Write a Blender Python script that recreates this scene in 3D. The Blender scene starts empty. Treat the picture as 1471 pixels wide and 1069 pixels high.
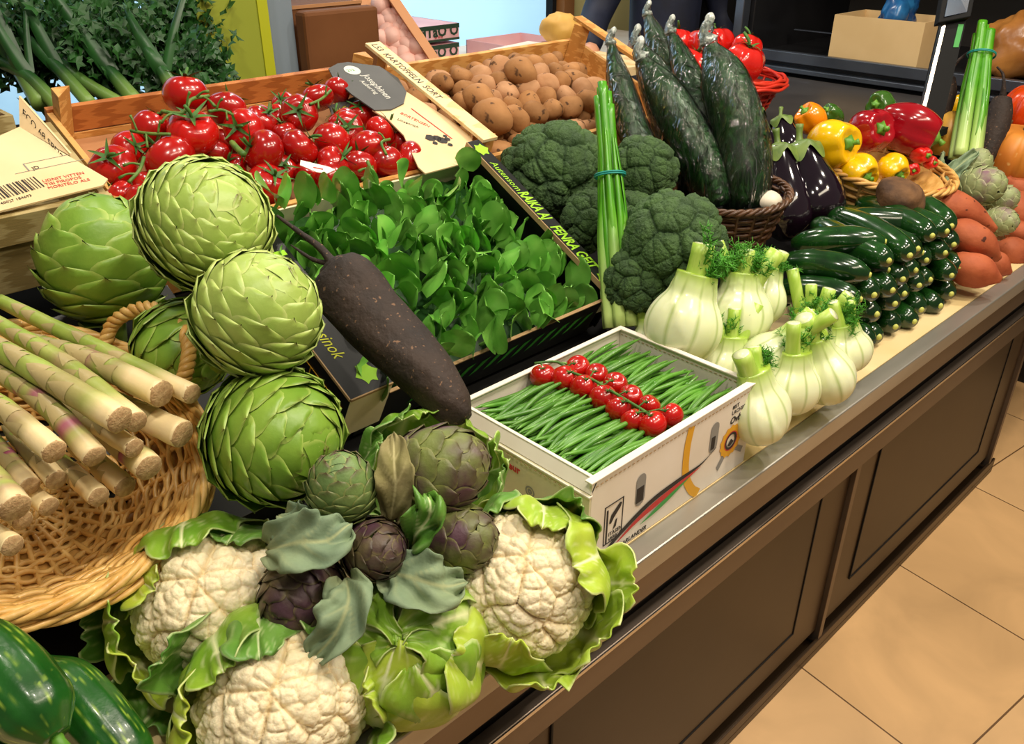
import bpy, bmesh, math, random
import numpy as np
from mathutils import Vector, Matrix, Euler, noise as mnoise
random.seed(7); rng = np.random.default_rng(7)
S = bpy.context.scene; COL = S.collection
PI = math.pi; R_ = math.radians

# ------------------------------------------------------------------ camera
FPX, CX, CY, CAMZ = 1240.0, 735.5, 534.5, 1.6
def _n(v): return Vector(v).normalized()
AX = _n((1480, -682, FPX)); AU = -_n((0, FPX*FPX/682, FPX)); AY = AU.cross(AX)
if AY.z < 0: AY = -AY
M3 = Matrix((AX, AY, AU))                       # camera(right,down,fwd) -> world
CR = (M3 @ Vector((1,0,0))); CD = (M3 @ Vector((0,1,0))); CF = (M3 @ Vector((0,0,1)))
CU = -CD; CB = -CF
CAM = Vector((0,0,CAMZ))
cd = bpy.data.cameras.new('camera'); cam = bpy.data.objects.new('camera', cd); COL.objects.link(cam)
cd.sensor_width = 36; cd.lens = FPX/1471*36; cd.clip_start = .02; cd.clip_end = 60
m = Matrix((CR, CU, CB)).transposed().to_4x4(); m.translation = CAM; cam.matrix_world = m
S.camera = cam
def at(px, py, d): return CAM + M3 @ (Vector(((px-CX)/FPX, (py-CY)/FPX, 1.0))*d)
def cdir(a, b, c): return (CR*a + CU*b + CB*c).normalized()

# ------------------------------------------------------------------ light
S.view_settings.view_transform = 'Standard'; S.view_settings.look = 'None'
S.view_settings.gamma = 1; S.view_settings.use_curve_mapping = False
S.view_settings.exposure = 0.0
w = bpy.data.worlds.new('world'); S.world = w; w.use_nodes = True
w.node_tree.nodes['Background'].inputs[0].default_value = (1.0, .9, .78, 1)
w.node_tree.nodes['Background'].inputs[1].default_value = .15
def area(name, loc, target, e, size, col=(1,.9,.76), sy=None):
    l = bpy.data.lights.new(name, 'AREA'); l.energy = e*.72; l.color = col
    l.shape = 'RECTANGLE' if sy else 'DISK'; l.size = size
    if sy: l.size_y = sy
    o = bpy.data.objects.new(name, l); COL.objects.link(o); o.location = loc
    o.rotation_euler = (Vector(target)-Vector(loc)).to_track_quat('-Z','Y').to_euler()
for i, (x, y, tx, ty, e) in enumerate([(.0,.3,.3,.8,20),(.9,.1,.8,.9,24),(1.8,.2,1.6,.9,26),(2.7,.4,2.3,.9,24),(.5,1.6,.8,1.3,15),(1.9,1.9,1.9,1.2,15)]):
    area('ceiling_spot_light', (x, y, 2.9), (tx, ty, .9), e, .16)
area('shop_side_fill_light', (1.2, -.9, 3.0), (1.2, .2, .6), 34, 2.2, (1,.86,.66), .3)  # added broad fill from the shop side, no visible fixture
area('aisle_spot_light', (2.3, -.7, 3.0), (2.2, .1, 0), 22, .25, (1,.86,.66))
area('back_room_light', (2.6, 2.8, 2.8), (2.7, 2.3, .8), 26, .5, (1,.93,.85))
area('back_greens_light', (.3, 2.6, 2.7), (.6, 2.3, 1.2), 4, .3, (1,.93,.85))

# ------------------------------------------------------------------ materials
def lin(h):
    h = h.lstrip('#'); v = [int(h[i:i+2],16)/255 for i in (0,2,4)]
    return tuple((c/12.92 if c <= .04045 else ((c+.055)/1.055)**2.4) for c in v) + (1,)
MATS = {}
def mat(name, c1, c2=None, ns=8, nd=4, rough=.5, metal=0, bump=0, bs=80, attrs=(), coat=0, sss=0,
        rand=0, stretch=None, wave=None, lo=.35, hi=.65, spots=None, emit=0, trans=0, spec=.5, bdet=4):
    m = bpy.data.materials.new(name); m.use_nodes = True; nt = m.node_tree; N = nt.nodes; L = nt.links
    b = N['Principled BSDF']; tc = N.new('ShaderNodeTexCoord'); vec = tc.outputs['Object']
    if stretch:
        mp = N.new('ShaderNodeMapping'); mp.inputs['Scale'].default_value = stretch; L.new(vec, mp.inputs[0]); vec = mp.outputs[0]
    rgb = N.new('ShaderNodeRGB'); rgb.outputs[0].default_value = lin(c1); cur = rgb.outputs[0]
    def mix(fac, a, col):
        x = N.new('ShaderNodeMix'); x.data_type = 'RGBA'; L.new(fac, x.inputs[0]); L.new(a, x.inputs[6])
        if isinstance(col, str): x.inputs[7].default_value = lin(col)
        else: L.new(col, x.inputs[7])
        return x.outputs[2]
    if c2:
        if wave:
            t = N.new('ShaderNodeTexWave'); t.inputs['Scale'].default_value = wave; t.inputs['Distortion'].default_value = 5
            t.inputs['Detail'].default_value = 3; t.inputs['Detail Scale'].default_value = 1.5
        else:
            t = N.new('ShaderNodeTexNoise'); t.inputs['Scale'].default_value = ns; t.inputs['Detail'].default_value = nd
        L.new(vec, t.inputs['Vector'])
        mr = N.new('ShaderNodeMapRange'); mr.inputs[1].default_value = lo; mr.inputs[2].default_value = hi
        L.new(t.outputs['Fac'], mr.inputs[0]); cur = mix(mr.outputs[0], cur, c2)
    if spots:                                    # (colour, scale, threshold)
        t = N.new('ShaderNodeTexNoise'); t.inputs['Scale'].default_value = spots[1]; t.inputs['Detail'].default_value = 2
        L.new(vec, t.inputs['Vector'])
        mr = N.new('ShaderNodeMapRange'); mr.inputs[1].default_value = spots[2]; mr.inputs[2].default_value = spots[2]+.05
        L.new(t.outputs['Fac'], mr.inputs[0]); cur = mix(mr.outputs[0], cur, spots[0])
    for an, ac in attrs:
        a = N.new('ShaderNodeAttribute'); a.attribute_name = an; cur = mix(a.outputs['Fac'], cur, ac)
    if rand:
        oi = N.new('ShaderNodeObjectInfo'); mr = N.new('ShaderNodeMapRange')
        mr.inputs[3].default_value = 1-rand; mr.inputs[4].default_value = 1+rand; L.new(oi.outputs['Random'], mr.inputs[0])
        hs = N.new('ShaderNodeHueSaturation'); L.new(mr.outputs[0], hs.inputs['Value']); L.new(cur, hs.inputs['Color']); cur = hs.outputs[0]
    L.new(cur, b.inputs['Base Color'])
    b.inputs['Roughness'].default_value = rough; b.inputs['Metallic'].default_value = metal
    b.inputs['Specular IOR Level'].default_value = spec
    if coat: b.inputs['Coat Weight'].default_value = coat; b.inputs['Coat Roughness'].default_value = .08
    if sss:
        b.inputs['Subsurface Weight'].default_value = sss; b.inputs['Subsurface Radius'].default_value = (.02,.015,.006)
        b.inputs['Subsurface Scale'].default_value = .4
    if emit: L.new(cur, b.inputs['Emission Color']); b.inputs['Emission Strength'].default_value = emit
    if trans: b.inputs['Transmission Weight'].default_value = trans
    if bump:
        t = N.new('ShaderNodeTexNoise'); t.inputs['Scale'].default_value = bs; t.inputs['Detail'].default_value = bdet
        L.new(vec, t.inputs['Vector'])
        bp = N.new('ShaderNodeBump'); bp.inputs['Strength'].default_value = bump; bp.inputs['Distance'].default_value = .004
        L.new(t.outputs['Fac'], bp.inputs['Height']); L.new(bp.outputs[0], b.inputs['Normal'])
    MATS[name] = m; return m

mat('wood', '#d9a45c', '#c08640', wave=7, stretch=(.6,4,9), rough=.55, bump=.15, bs=60)
mat('wood_red', '#bd7436', '#a35d26', wave=7, stretch=(.6,4,9), rough=.55, bump=.15, bs=60)
mat('wood_pale', '#e8cf9c', '#d9b87e', wave=6, stretch=(.6,4,9), rough=.6, bump=.1, bs=60)
mat('wood_olive', '#b3a06c', '#97824e', wave=6, stretch=(.6,4,9), rough=.6, bump=.1, bs=60)
mat('ink', '#2b2622', rough=.7)
mat('ink_red', '#c23a35', rough=.7)
mat('ink_lime', '#9bd321', rough=.6)
mat('ink_yellow', '#cfd023', rough=.6)
mat('ink_gold', '#dfa31e', rough=.6)
mat('ink_green', '#3f9a46', rough=.6)
mat('ink_leaf', '#35902a', rough=.6)
mat('ink_white', '#d8d6cc', rough=.7)
mat('ink_grey', '#8d8a84', rough=.7)
mat('liner', '#b98457', rough=.85, bump=.1, bs=15)
mat('card_cream', '#ecd3a6', '#e3c593', ns=6, rough=.75)
mat('card_grey', '#4b4b49', '#41413f', ns=10, rough=.6)
mat('card_brown', '#74451c', '#66390f', ns=4, rough=.8, bump=.1, bs=30)
mat('card_white', '#eee4d6', '#e4d8c6', ns=7, rough=.65)
mat('card_olive', '#e5dcbe', '#d6cda6', ns=7, rough=.65)
mat('card_edge', '#a98a62', rough=.9)
mat('card_black', '#0b0d0b', '#141713', ns=10, rough=.38)
mat('steel', '#bdb9ae', '#a19d92', ns=5, rough=.42, metal=.8, bump=.04, bs=12, stretch=(.3,2,2))
mat('steel_face', '#786b5f', '#685c51', ns=3, rough=.42, metal=.85, bump=.03, bs=12, stretch=(.3,2,2))
mat('dark_rail', '#27231f', rough=.35, metal=.5)
mat('panel_dark', '#332414', '#291c10', ns=2.5, rough=.4, metal=.45, bump=.03, bs=20)
mat('panel_frame', '#42311f', '#362717', ns=2.5, rough=.38, metal=.5)
mat('bright_edge', '#cfc8bf', rough=.25, metal=1)
mat('board', '#e6cf9d', '#dcc288', ns=4, rough=.6)
mat('tomato', '#bb120a', '#a00a07', ns=9, rough=.22, coat=.6, sss=.08, rand=.12)
mat('calyx', '#2e5a1c', '#4b7a2a', ns=60, rough=.6)
mat('vine', '#3f6a23', '#6b8435', ns=50, rough=.55)
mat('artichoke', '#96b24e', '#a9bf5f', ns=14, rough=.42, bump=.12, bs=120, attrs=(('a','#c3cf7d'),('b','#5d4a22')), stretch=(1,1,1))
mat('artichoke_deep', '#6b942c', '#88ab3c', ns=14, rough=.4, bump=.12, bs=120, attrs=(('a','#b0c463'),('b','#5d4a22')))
mat('artichoke_core', '#4a5f22', rough=.7)
mat('artichoke_purple', '#5a3d48', '#717c3c', ns=16, lo=.4, hi=.6, rough=.5, bump=.2, bs=160, attrs=(('a','#8f9350'),('b','#3c2a1c')))
mat('artichoke_violet', '#503540', '#65593f', ns=22, lo=.42, hi=.62, rough=.5, bump=.2, bs=160, attrs=(('a','#7d7346'),('b','#2e1f18')))
mat('artichoke_green', '#5f7c45', '#76904f', ns=16, rough=.5, bump=.2, bs=160, attrs=(('a','#98a05a'),('b','#55352f')))
mat('artichoke_pale', '#8f9a68', '#7d5f68', ns=18, lo=.5, hi=.7, rough=.55, bump=.2, bs=160, attrs=(('a','#b9bf8c'),('b','#58502c')))
mat('greyleaf', '#71876a', '#869873', ns=12, rough=.75, bump=.4, bs=60, attrs=(('a','#a3ab7c'),))
mat('dryleaf', '#8a8156', '#75703f', ns=25, rough=.85, bump=.6, bs=60, attrs=(('a','#b0a878'),))
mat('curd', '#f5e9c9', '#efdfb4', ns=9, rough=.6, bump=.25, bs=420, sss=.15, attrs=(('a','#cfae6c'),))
mat('caulileaf', '#93b734', '#6d9c2c', ns=9, rough=.42, bump=.35, bs=45, sss=.08, attrs=(('a','#e8edb4'),))
mat('caulileaf_lime', '#b9cc42', '#9bba38', ns=9, rough=.42, bump=.35, bs=45, sss=.08, attrs=(('a','#eff0bd'),))
mat('caulileaf_dark', '#4b7f2c', '#69973a', ns=9, rough=.42, bump=.35, bs=45, sss=.05, attrs=(('a','#d3dfa6'),))
mat('wicker', '#ebc173', '#d3a050', ns=35, rough=.45, coat=.15, bump=.2, bs=150, stretch=(1,1,1))
mat('wicker_dark', '#5d3c22', '#3f2613', ns=40, rough=.45, coat=.2, bump=.2, bs=150)
mat('wicker_pale', '#dcae66', '#c08f45', ns=40, rough=.5)
mat('wicker_red', '#d63a22', '#c22a17', ns=20, rough=.4)
mat('asparagus', '#8aa53a', '#a9b85a', ns=22, rough=.42, bump=.15, bs=70, attrs=(('a','#efd9a4'),('b','#a2536e')))
mat('asp_end', '#c9a87a', '#ab875c', ns=160, rough=.85, bump=.5, bs=400)
mat('beet', '#33241b', '#211712', ns=16, rough=.75, bump=.7, bs=90, spots=('#74563f',150,.66))
mat('cuke', '#20601a', '#0f4510', ns=14, rough=.3, coat=.25, bump=.2, bs=60, attrs=(('a','#8fae3a'),))
mat('cuke_plain', '#2c5f27', '#1d491b', ns=12, rough=.35, stretch=(3,3,.6), bump=.2, bs=30)
mat('zucchini', '#0c2c0d', '#163f12', ns=10, rough=.17, coat=.5, stretch=(3,3,.5), rand=.25, spots=('#2c5a20',120,.68))
mat('zuc_end', '#c5c862', rough=.6)
mat('aubergine', '#0e0710', '#1a0d18', ns=4, rough=.1, coat=.6)
mat('aub_calyx', '#6f8538', '#4f6a2b', ns=30, rough=.5)
mat('pepper_yellow', '#efbd06', '#e8a804', ns=5, rough=.2, coat=.5, sss=.1)
mat('pepper_orange', '#ec8a0a', rough=.2, coat=.5, sss=.1)
mat('pepper_red', '#a00a18', '#8a0613', ns=5, rough=.17, coat=.5)
mat('pepper_scarlet', '#cf2117', '#bb1610', ns=5, rough=.2, coat=.5)
mat('pepper_green', '#37601a', '#294f13', ns=5, rough=.2, coat=.5)
mat('stem_green', '#4f8a22', '#77a63a', ns=30, rough=.5)
mat('potato', '#a8794c', '#8e6238', ns=14, rough=.75, spec=.3, bump=.4, bs=60, rand=.15, spots=('#553820',55,.64))
mat('potato_pale', '#bd8f68', '#a37650', ns=14, rough=.75, spec=.3, bump=.4, bs=60, rand=.1, spots=('#5f4028',55,.64))
mat('sweet', '#b5613c', '#9c4c2e', ns=14, rough=.65, spec=.3, bump=.5, bs=45, spots=('#4d2618',45,.66), rand=.08)
mat('root_brown', '#6f4c2a', '#3f2815', ns=18, rough=.8, bump=.8, bs=60)
mat('squash', '#e3b14f', '#d79c38', ns=8, rough=.4)
mat('pumpkin', '#d98a33', '#c9742a', ns=9, rough=.45, spots=('#e8bd74',20,.62))
mat('pumpkin_red', '#d8480f', '#c83a0a', ns=6, rough=.25, coat=.3)
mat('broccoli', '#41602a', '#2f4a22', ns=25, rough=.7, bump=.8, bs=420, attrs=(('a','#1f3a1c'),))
mat('leek', '#55a015', '#3d8a10', ns=16, rough=.35, stretch=(2,2,.4), coat=.2, attrs=(('a','#cfe08a'),))
mat('leek_dark', '#173f18', '#255822', ns=12, rough=.4, stretch=(2,2,.4), attrs=(('a','#7fa14a'),))
mat('rubber', '#1f8f86', rough=.5)
mat('spinach', '#83bd50', '#559c38', ns=14, rough=.34, coat=.2, rand=.3, sss=.08, attrs=(('a','#7fb356'),))
mat('parsley', '#16400f', '#215617', ns=20, rough=.5)
mat('fennel', '#e9edc6', '#d6dfa2', ns=6, rough=.3, coat=.15, sss=.2, attrs=(('a','#9cbb3e'),('b','#a3b865')))
mat('fennel_stalk', '#9cc042', '#b7cf66', ns=30, rough=.35, stretch=(3,3,.3), attrs=(('a','#dfe8ae'),))
mat('frond', '#4f9a22', '#3a8518', ns=40, rough=.5)
mat('bean', '#5d9430', '#437a1f', ns=30, rough=.38, coat=.15, rand=.22, attrs=(('a','#6aa23a'),))
mat('pale_blue', '#a9d6f4', rough=.6, emit=.8)
mat('pillar_green', '#8f9a2c', '#98a033', ns=2, rough=.5)
mat('pillar_edge', '#b4b81c', rough=.5)
mat('grey_panel', '#8795a2', rough=.5, metal=.2)
mat('wall_cream', '#d9cf8e', rough=.8)
mat('wall_dark', '#2a2622', rough=.8)
mat('frame_brown', '#8a5a2e', rough=.6)
mat('black', '#0a0a0b', rough=.7, spec=.25)
mat('dark_metal', '#3c3c3f', '#2f2f33', ns=4, rough=.35, metal=.7)
mat('blue_metal', '#6f7784', '#595f6b', ns=4, rough=.3, metal=.8)
mat('counter_slate', '#3f3b38', '#34302e', ns=5, rough=.35)
mat('egg', '#edbfb2', '#e3ae9f', ns=6, rough=.5, rand=.06)
mat('crate_orange', '#dfa070', rough=.7)
mat('pink_card', '#e6b6b8', '#dca8ac', ns=6, rough=.7)
mat('green_print', '#1e3a26', rough=.6)
mat('navy', '#121a33', '#0c1225', ns=9, rough=.7, bump=.4, bs=20)
mat('denim', '#20242e', rough=.8)
mat('skin', '#c98f6e', rough=.5, sss=.1)
mat('hair', '#2b1c12', rough=.6)
mat('paper_yellow', '#d9ac55', '#c8963f', ns=8, rough=.6)
mat('plastic_amber', '#b5793a', '#8d5826', ns=10, rough=.3, bump=.6, bs=12)
mat('plastic_blue', '#2a6fa6', '#143b6e', ns=12, rough=.25, bump=.6, bs=14)
mat('screen', '#27455e', '#16243a', ns=6, rough=.3, emit=.35)
mat('beige_box', '#d9b985', '#cfae79', ns=5, rough=.7)
mat('white_tag', '#f1ece2', rough=.6)
mat('garlic', '#e0d5c0', rough=.5)

# clear film: thin glossy plastic
fm = bpy.data.materials.new('film'); fm.use_nodes = True; nt = fm.node_tree
nt.nodes.remove(nt.nodes['Principled BSDF']); out = nt.nodes['Material Output']
tr = nt.nodes.new('ShaderNodeBsdfTransparent'); tr.inputs[0].default_value = (.93,.96,.94,1)
gl = nt.nodes.new('ShaderNodeBsdfGlossy'); gl.inputs['Roughness'].default_value = .07
mx = nt.nodes.new('ShaderNodeMixShader'); fr = nt.nodes.new('ShaderNodeFresnel'); fr.inputs[0].default_value = 1.5
tc = nt.nodes.new('ShaderNodeTexCoord'); mp = nt.nodes.new('ShaderNodeMapping'); mp.inputs['Scale'].default_value = (45,45,14)
ns = nt.nodes.new('ShaderNodeTexNoise'); ns.inputs['Scale'].default_value = 1.0; ns.inputs['Detail'].default_value = 3; ns.inputs['Distortion'].default_value = 1.2
bp = nt.nodes.new('ShaderNodeBump'); bp.inputs['Strength'].default_value = 1; bp.inputs['Distance'].default_value = .03
L = nt.links; L.new(tc.outputs['Object'], mp.inputs[0]); L.new(mp.outputs[0], ns.inputs['Vector']); L.new(ns.outputs['Fac'], bp.inputs['Height'])
L.new(bp.outputs[0], gl.inputs['Normal']); L.new(bp.outputs[0], fr.inputs['Normal'])
fa = nt.nodes.new('ShaderNodeMath'); fa.operation = 'ADD'; fa.inputs[1].default_value = .035; L.new(fr.outputs[0], fa.inputs[0])
L.new(fa.outputs[0], mx.inputs[0]); L.new(tr.outputs[0], mx.inputs[1]); L.new(gl.outputs[0], mx.inputs[2]); L.new(mx.outputs[0], out.inputs[0])
MATS['film'] = fm
mat('film_white', '#c9cdc6', '#9aa39b', ns=60, rough=.2, coat=.5, bump=.8, bs=90)

# fennel bulb ribs and floor tiles need their own graphs
def tile_floor():
    m = bpy.data.materials.new('floor_tiles'); m.use_nodes = True; nt = m.node_tree; N = nt.nodes; L = nt.links
    b = N['Principled BSDF']; tc = N.new('ShaderNodeTexCoord'); mp = N.new('ShaderNodeMapping')
    a = R_(-7.5); T = .513
    # lines pass (2.017,.561) along -97.5 deg and (1.58,.211) along -7.5 deg
    mp.vector_type = 'POINT'; mp.inputs['Rotation'].default_value = (0,0,-a)
    u0 = 2.017*math.cos(-a)-.561*math.sin(-a); v0 = 1.58*math.sin(-a)+.211*math.cos(-a)
    mp.inputs['Location'].default_value = (-u0+20*T, -v0+20*T, 0)
    L.new(tc.outputs['Object'], mp.inputs[0])
    br = N.new('ShaderNodeTexBrick'); br.offset = 0; br.squash = 1
    br.inputs['Scale'].default_value = 1; br.inputs['Brick Width'].default_value = T; br.inputs['Row Height'].default_value = T
    br.inputs['Mortar Size'].default_value = .0022; br.inputs['Mortar Smooth'].default_value = .1
    br.inputs['Color1'].default_value = lin('#dbb382'); br.inputs['Color2'].default_value = lin('#cfa46f'); br.inputs['Mortar'].default_value = lin('#6b4e30')
    L.new(mp.outputs[0], br.inputs['Vector'])
    n = N.new('ShaderNodeTexNoise'); n.inputs['Scale'].default_value = 3.5; n.inputs['Detail'].default_value = 6; n.inputs['Distortion'].default_value = .8; L.new(tc.outputs['Object'], n.inputs['Vector'])
    mr = N.new('ShaderNodeMapRange'); mr.inputs[1].default_value = .3; mr.inputs[2].default_value = .75; mr.inputs[3].default_value = .8; mr.inputs[4].default_value = 1.15; L.new(n.outputs['Fac'], mr.inputs[0])
    hs = N.new('ShaderNodeHueSaturation'); L.new(mr.outputs[0], hs.inputs['Value']); L.new(br.outputs['Color'], hs.inputs['Color'])
    L.new(hs.outputs[0], b.inputs['Base Color']); b.inputs['Roughness'].default_value = .35
    bp = N.new('ShaderNodeBump'); bp.inputs['Strength'].default_value = .4; bp.inputs['Distance'].default_value = .002; bp.invert = True
    L.new(br.outputs['Fac'], bp.inputs['Height']); L.new(bp.outputs[0], b.inputs['Normal'])
    MATS['floor_tiles'] = m
tile_floor()

# ------------------------------------------------------------------ mesh helpers
def mesh(name, V, F, m, smooth=True, attrs=None):
    me = bpy.data.meshes.new(name); me.from_pydata([tuple(v) for v in V], [], F); me.update()
    if smooth: me.polygons.foreach_set('use_smooth', [True]*len(me.polygons))
    for k, arr in (attrs or {}).items():
        at_ = me.attributes.new(k, 'FLOAT', 'POINT'); at_.data.foreach_set('value', np.asarray(arr, dtype=np.float32))
    me.materials.append(MATS[m]); return me
def link(name, me, parent=None, mw=None):
    o = bpy.data.objects.new(name, me); COL.objects.link(o)
    if parent is not None: o.parent = parent
    if mw is not None: o.matrix_local = mw
    return o
class MB:
    def __init__(s): s.V = []; s.F = []; s.A = []; s.B = []
    def add(s, V, F, a=0.0, b=0.0):
        k = len(s.V); s.V += [tuple(v) for v in V]; s.F += [tuple(i+k for i in f) for f in F]
        s.A += (list(a) if hasattr(a,'__len__') else [a]*len(V)); s.B += (list(b) if hasattr(b,'__len__') else [b]*len(V))
        return s
    def box(s, x0, x1, y0, y1, z0, z1, a=0.0):
        V = [(x,y,z) for z in (z0,z1) for y in (y0,y1) for x in (x0,x1)]
        return s.add(V, [(0,2,3,1),(4,5,7,6),(0,1,5,4),(2,6,7,3),(0,4,6,2),(1,3,7,5)], a)
    def prism(s, pts, ext):                       # pts: planar polygon, ext: extrusion vector
        n = len(pts); ext = Vector(ext); V = [Vector(p) for p in pts]+[Vector(p)+ext for p in pts]
        return s.add(V, [tuple(range(n))[::-1], tuple(range(n,2*n))]+[(i,(i+1)%n,n+(i+1)%n,n+i) for i in range(n)])
    def tube(s, P, Rd, n=8, cap=True, a=0.0, b=0.0, closed=False, flat=None, f=None):
        P = [Vector(p) for p in P]; k = len(P); Rd = Rd if hasattr(Rd,'__len__') else [Rd]*k
        aa = a if hasattr(a,'__len__') else [a]*k; bb = b if hasattr(b,'__len__') else [b]*k
        V = []; A = []; B = []; up = None
        for i in range(k):
            t = (P[(i+1)%k]-P[i-1]) if closed else (P[min(i+1,k-1)]-P[max(i-1,0)])
            t = t.normalized() if t.length > 1e-9 else Vector((0,0,1))
            if up is None:
                up = Vector((0,0,1)) if abs(t.z) < .9 else Vector((1,0,0))
            u = (up - t*up.dot(t)).normalized(); v = t.cross(u); up = u
            for j in range(n):
                an = 2*PI*j/n; rr = Rd[i]*(f(i/(k-1), an) if f else 1)
                V.append(P[i] + u*(math.cos(an)*rr*(flat or 1)) + v*(math.sin(an)*rr)); A.append(aa[i]); B.append(bb[i])
        F = []
        for i in range(k if closed else k-1):
            for j in range(n):
                i2 = (i+1)%k; F.append((i*n+j, i*n+(j+1)%n, i2*n+(j+1)%n, i2*n+j))
        if cap and not closed: F.append(tuple(range(n))[::-1]); F.append(tuple((k-1)*n+j for j in range(n)))
        return s.add(V, F, A, B)
    def lathe(s, prof, n=24, f=None, a=0.0, b=0.0):       # prof [(r,z)], f(z-index fraction, angle)->radius factor
        k = len(prof); V = []; A = []; B = []
        aa = a if hasattr(a,'__len__') else [a]*k; bb = b if hasattr(b,'__len__') else [b]*k
        for i,(r,z) in enumerate(prof):
            for j in range(n):
                an = 2*PI*j/n; q = f(i/(k-1), an) if f else 1
                V.append((r*q*math.cos(an), r*q*math.sin(an), z)); A.append(aa[i]); B.append(bb[i])
        F = [(i*n+j, i*n+(j+1)%n, (i+1)*n+(j+1)%n, (i+1)*n+j) for i in range(k-1) for j in range(n)]
        F.append(tuple(range(n))[::-1]); F.append(tuple((k-1)*n+j for j in range(n)))
        return s.add(V, F, A, B)
    def grid(s, fn, nu, nv, a=None, b=None):     # fn(u,v) u in -1..1, v in 0..1
        V = []; A = []; B = []
        for j in range(nv+1):
            for i in range(nu+1):
                u = -1+2*i/nu; v = j/nv; V.append(fn(u,v)); A.append(a(u,v) if a else 0); B.append(b(u,v) if b else 0)
        F = [(j*(nu+1)+i, j*(nu+1)+i+1, (j+1)*(nu+1)+i+1, (j+1)*(nu+1)+i) for j in range(nv) for i in range(nu)]
        return s.add(V, F, A, B)
    def me(s, name, m, smooth=True): return mesh(name, s.V, s.F, m, smooth, {'a': s.A, 'b': s.B})
    def obj(s, name, m, parent=None, smooth=True, mw=None): return link(name, s.me(name, m, smooth), parent, mw)
def bev(o, w=.002, seg=2):
    md = o.modifiers.new('bevel', 'BEVEL'); md.width = w; md.segments = seg; md.limit_method = 'ANGLE'; return o
def sub(o, n=1):
    md = o.modifiers.new('sub', 'SUBSURF'); md.levels = n; md.render_levels = n; return o
def empty(name, mw=None, loc=None):
    o = bpy.data.objects.new(name, None); COL.objects.link(o)
    if mw is not None: o.matrix_world = mw
    if loc is not None: o.location = loc
    return o
def tag(o, label, cat, group=None, kind=None):
    o['label'] = label; o['category'] = cat
    if group: o['group'] = group
    if kind: o['kind'] = kind
    return o
def struct(o): o['kind'] = 'structure'; return o
def clone(o, mw, label=None, cat=None, group=None):
    c = o.copy(); COL.objects.link(c); c.matrix_world = mw
    if label: c['label'] = label
    if group: c['group'] = group
    for ch in list(o.children):
        d = ch.copy(); COL.objects.link(d); d.parent = c; d.matrix_local = ch.matrix_local
        for g in list(ch.children):
            e = g.copy(); COL.objects.link(e); e.parent = d; e.matrix_local = g.matrix_local
    return c
def frame_z(p, z, roll=0, s=1.0, sz=None):       # matrix at p with local Z along z
    z = Vector(z).normalized(); q = z.to_track_quat('Z','Y'); m = q.to_matrix().to_4x4()
    m = Matrix.Translation(Vector(p)) @ m @ Matrix.Rotation(roll,4,'Z')
    sx = s if not hasattr(s,'__len__') else None
    return m @ (Matrix.Diagonal((s,s,sz or s,1)) if sx is not None else Matrix.Diagonal((*s,1)))
def basis(o, x, y):                              # matrix with local x,y axes given
    x = Vector(x).normalized(); y = Vector(y); y = (y-x*y.dot(x)).normalized(); z = x.cross(y)
    m = Matrix((x,y,z)).transposed().to_4x4(); m.translation = Vector(o); return m
def spline(P, n):
    P = [Vector(p) for p in P]
    if len(P) == 2: return [P[0].lerp(P[1], i/(n-1)) for i in range(n)]
    Q = [P[0]*2-P[1]]+P+[P[-1]*2-P[-2]]; out = []
    for i in range(n):
        t = i/(n-1)*(len(P)-1); k = min(int(t), len(P)-2); t -= k
        a,b,c,d = Q[k:k+4]
        out.append(.5*((2*b)+(c-a)*t+(2*a-5*b+4*c-d)*t*t+(3*b-a-3*c+d)*t**3))
    return out
def text(name, s, size, mw, m, parent=None, shear=0, bold=0, sx=1):
    c = bpy.data.curves.new(name, 'FONT'); c.body = s; c.size = size; c.extrude = .0002; c.shear = shear; c.offset = bold
    c.resolution_u = 2; o = bpy.data.objects.new(name, c); COL.objects.link(o)
    dg = bpy.context.evaluated_depsgraph_get(); me = bpy.data.meshes.new_from_object(o.evaluated_get(dg))
    bpy.data.objects.remove(o); me.materials.clear(); me.materials.append(MATS[m])
    o = bpy.data.objects.new(name, me); COL.objects.link(o)
    if parent is not None: o.parent = parent; o.matrix_local = mw @ Matrix.Diagonal((sx,1,1,1))
    else: o.matrix_world = mw @ Matrix.Diagonal((sx,1,1,1))
    return o
class Fr:                                        # tilted box frame: x along world X, y up the slope
    def __init__(s, o, deg):
        a = R_(deg); s.m = basis(o, (1,0,0), (0,math.cos(a),math.sin(a))); s.i = s.m.inverted(); s.z = (s.m.to_3x3() @ Vector((0,0,1)))
    def w(s, x, y, z): return s.m @ Vector((x,y,z))
    def hit(s, px, py, h=0):
        o = s.i @ CAM; d = s.i.to_3x3() @ (at(px,py,1)-CAM); return o + d*((h-o.z)/d.z)
def ray_z(px, py, z): d = at(px,py,1)-CAM; return CAM + d*((z-CAM.z)/d.z)
def ray_x(px, py, x): d = at(px,py,1)-CAM; return CAM + d*((x-CAM.x)/d.x)
def ray_y(px, py, y): d = at(px,py,1)-CAM; return CAM + d*((y-CAM.y)/d.y)
def fbm(v, s=1.0): return mnoise.noise(Vector(v)*s)

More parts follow.
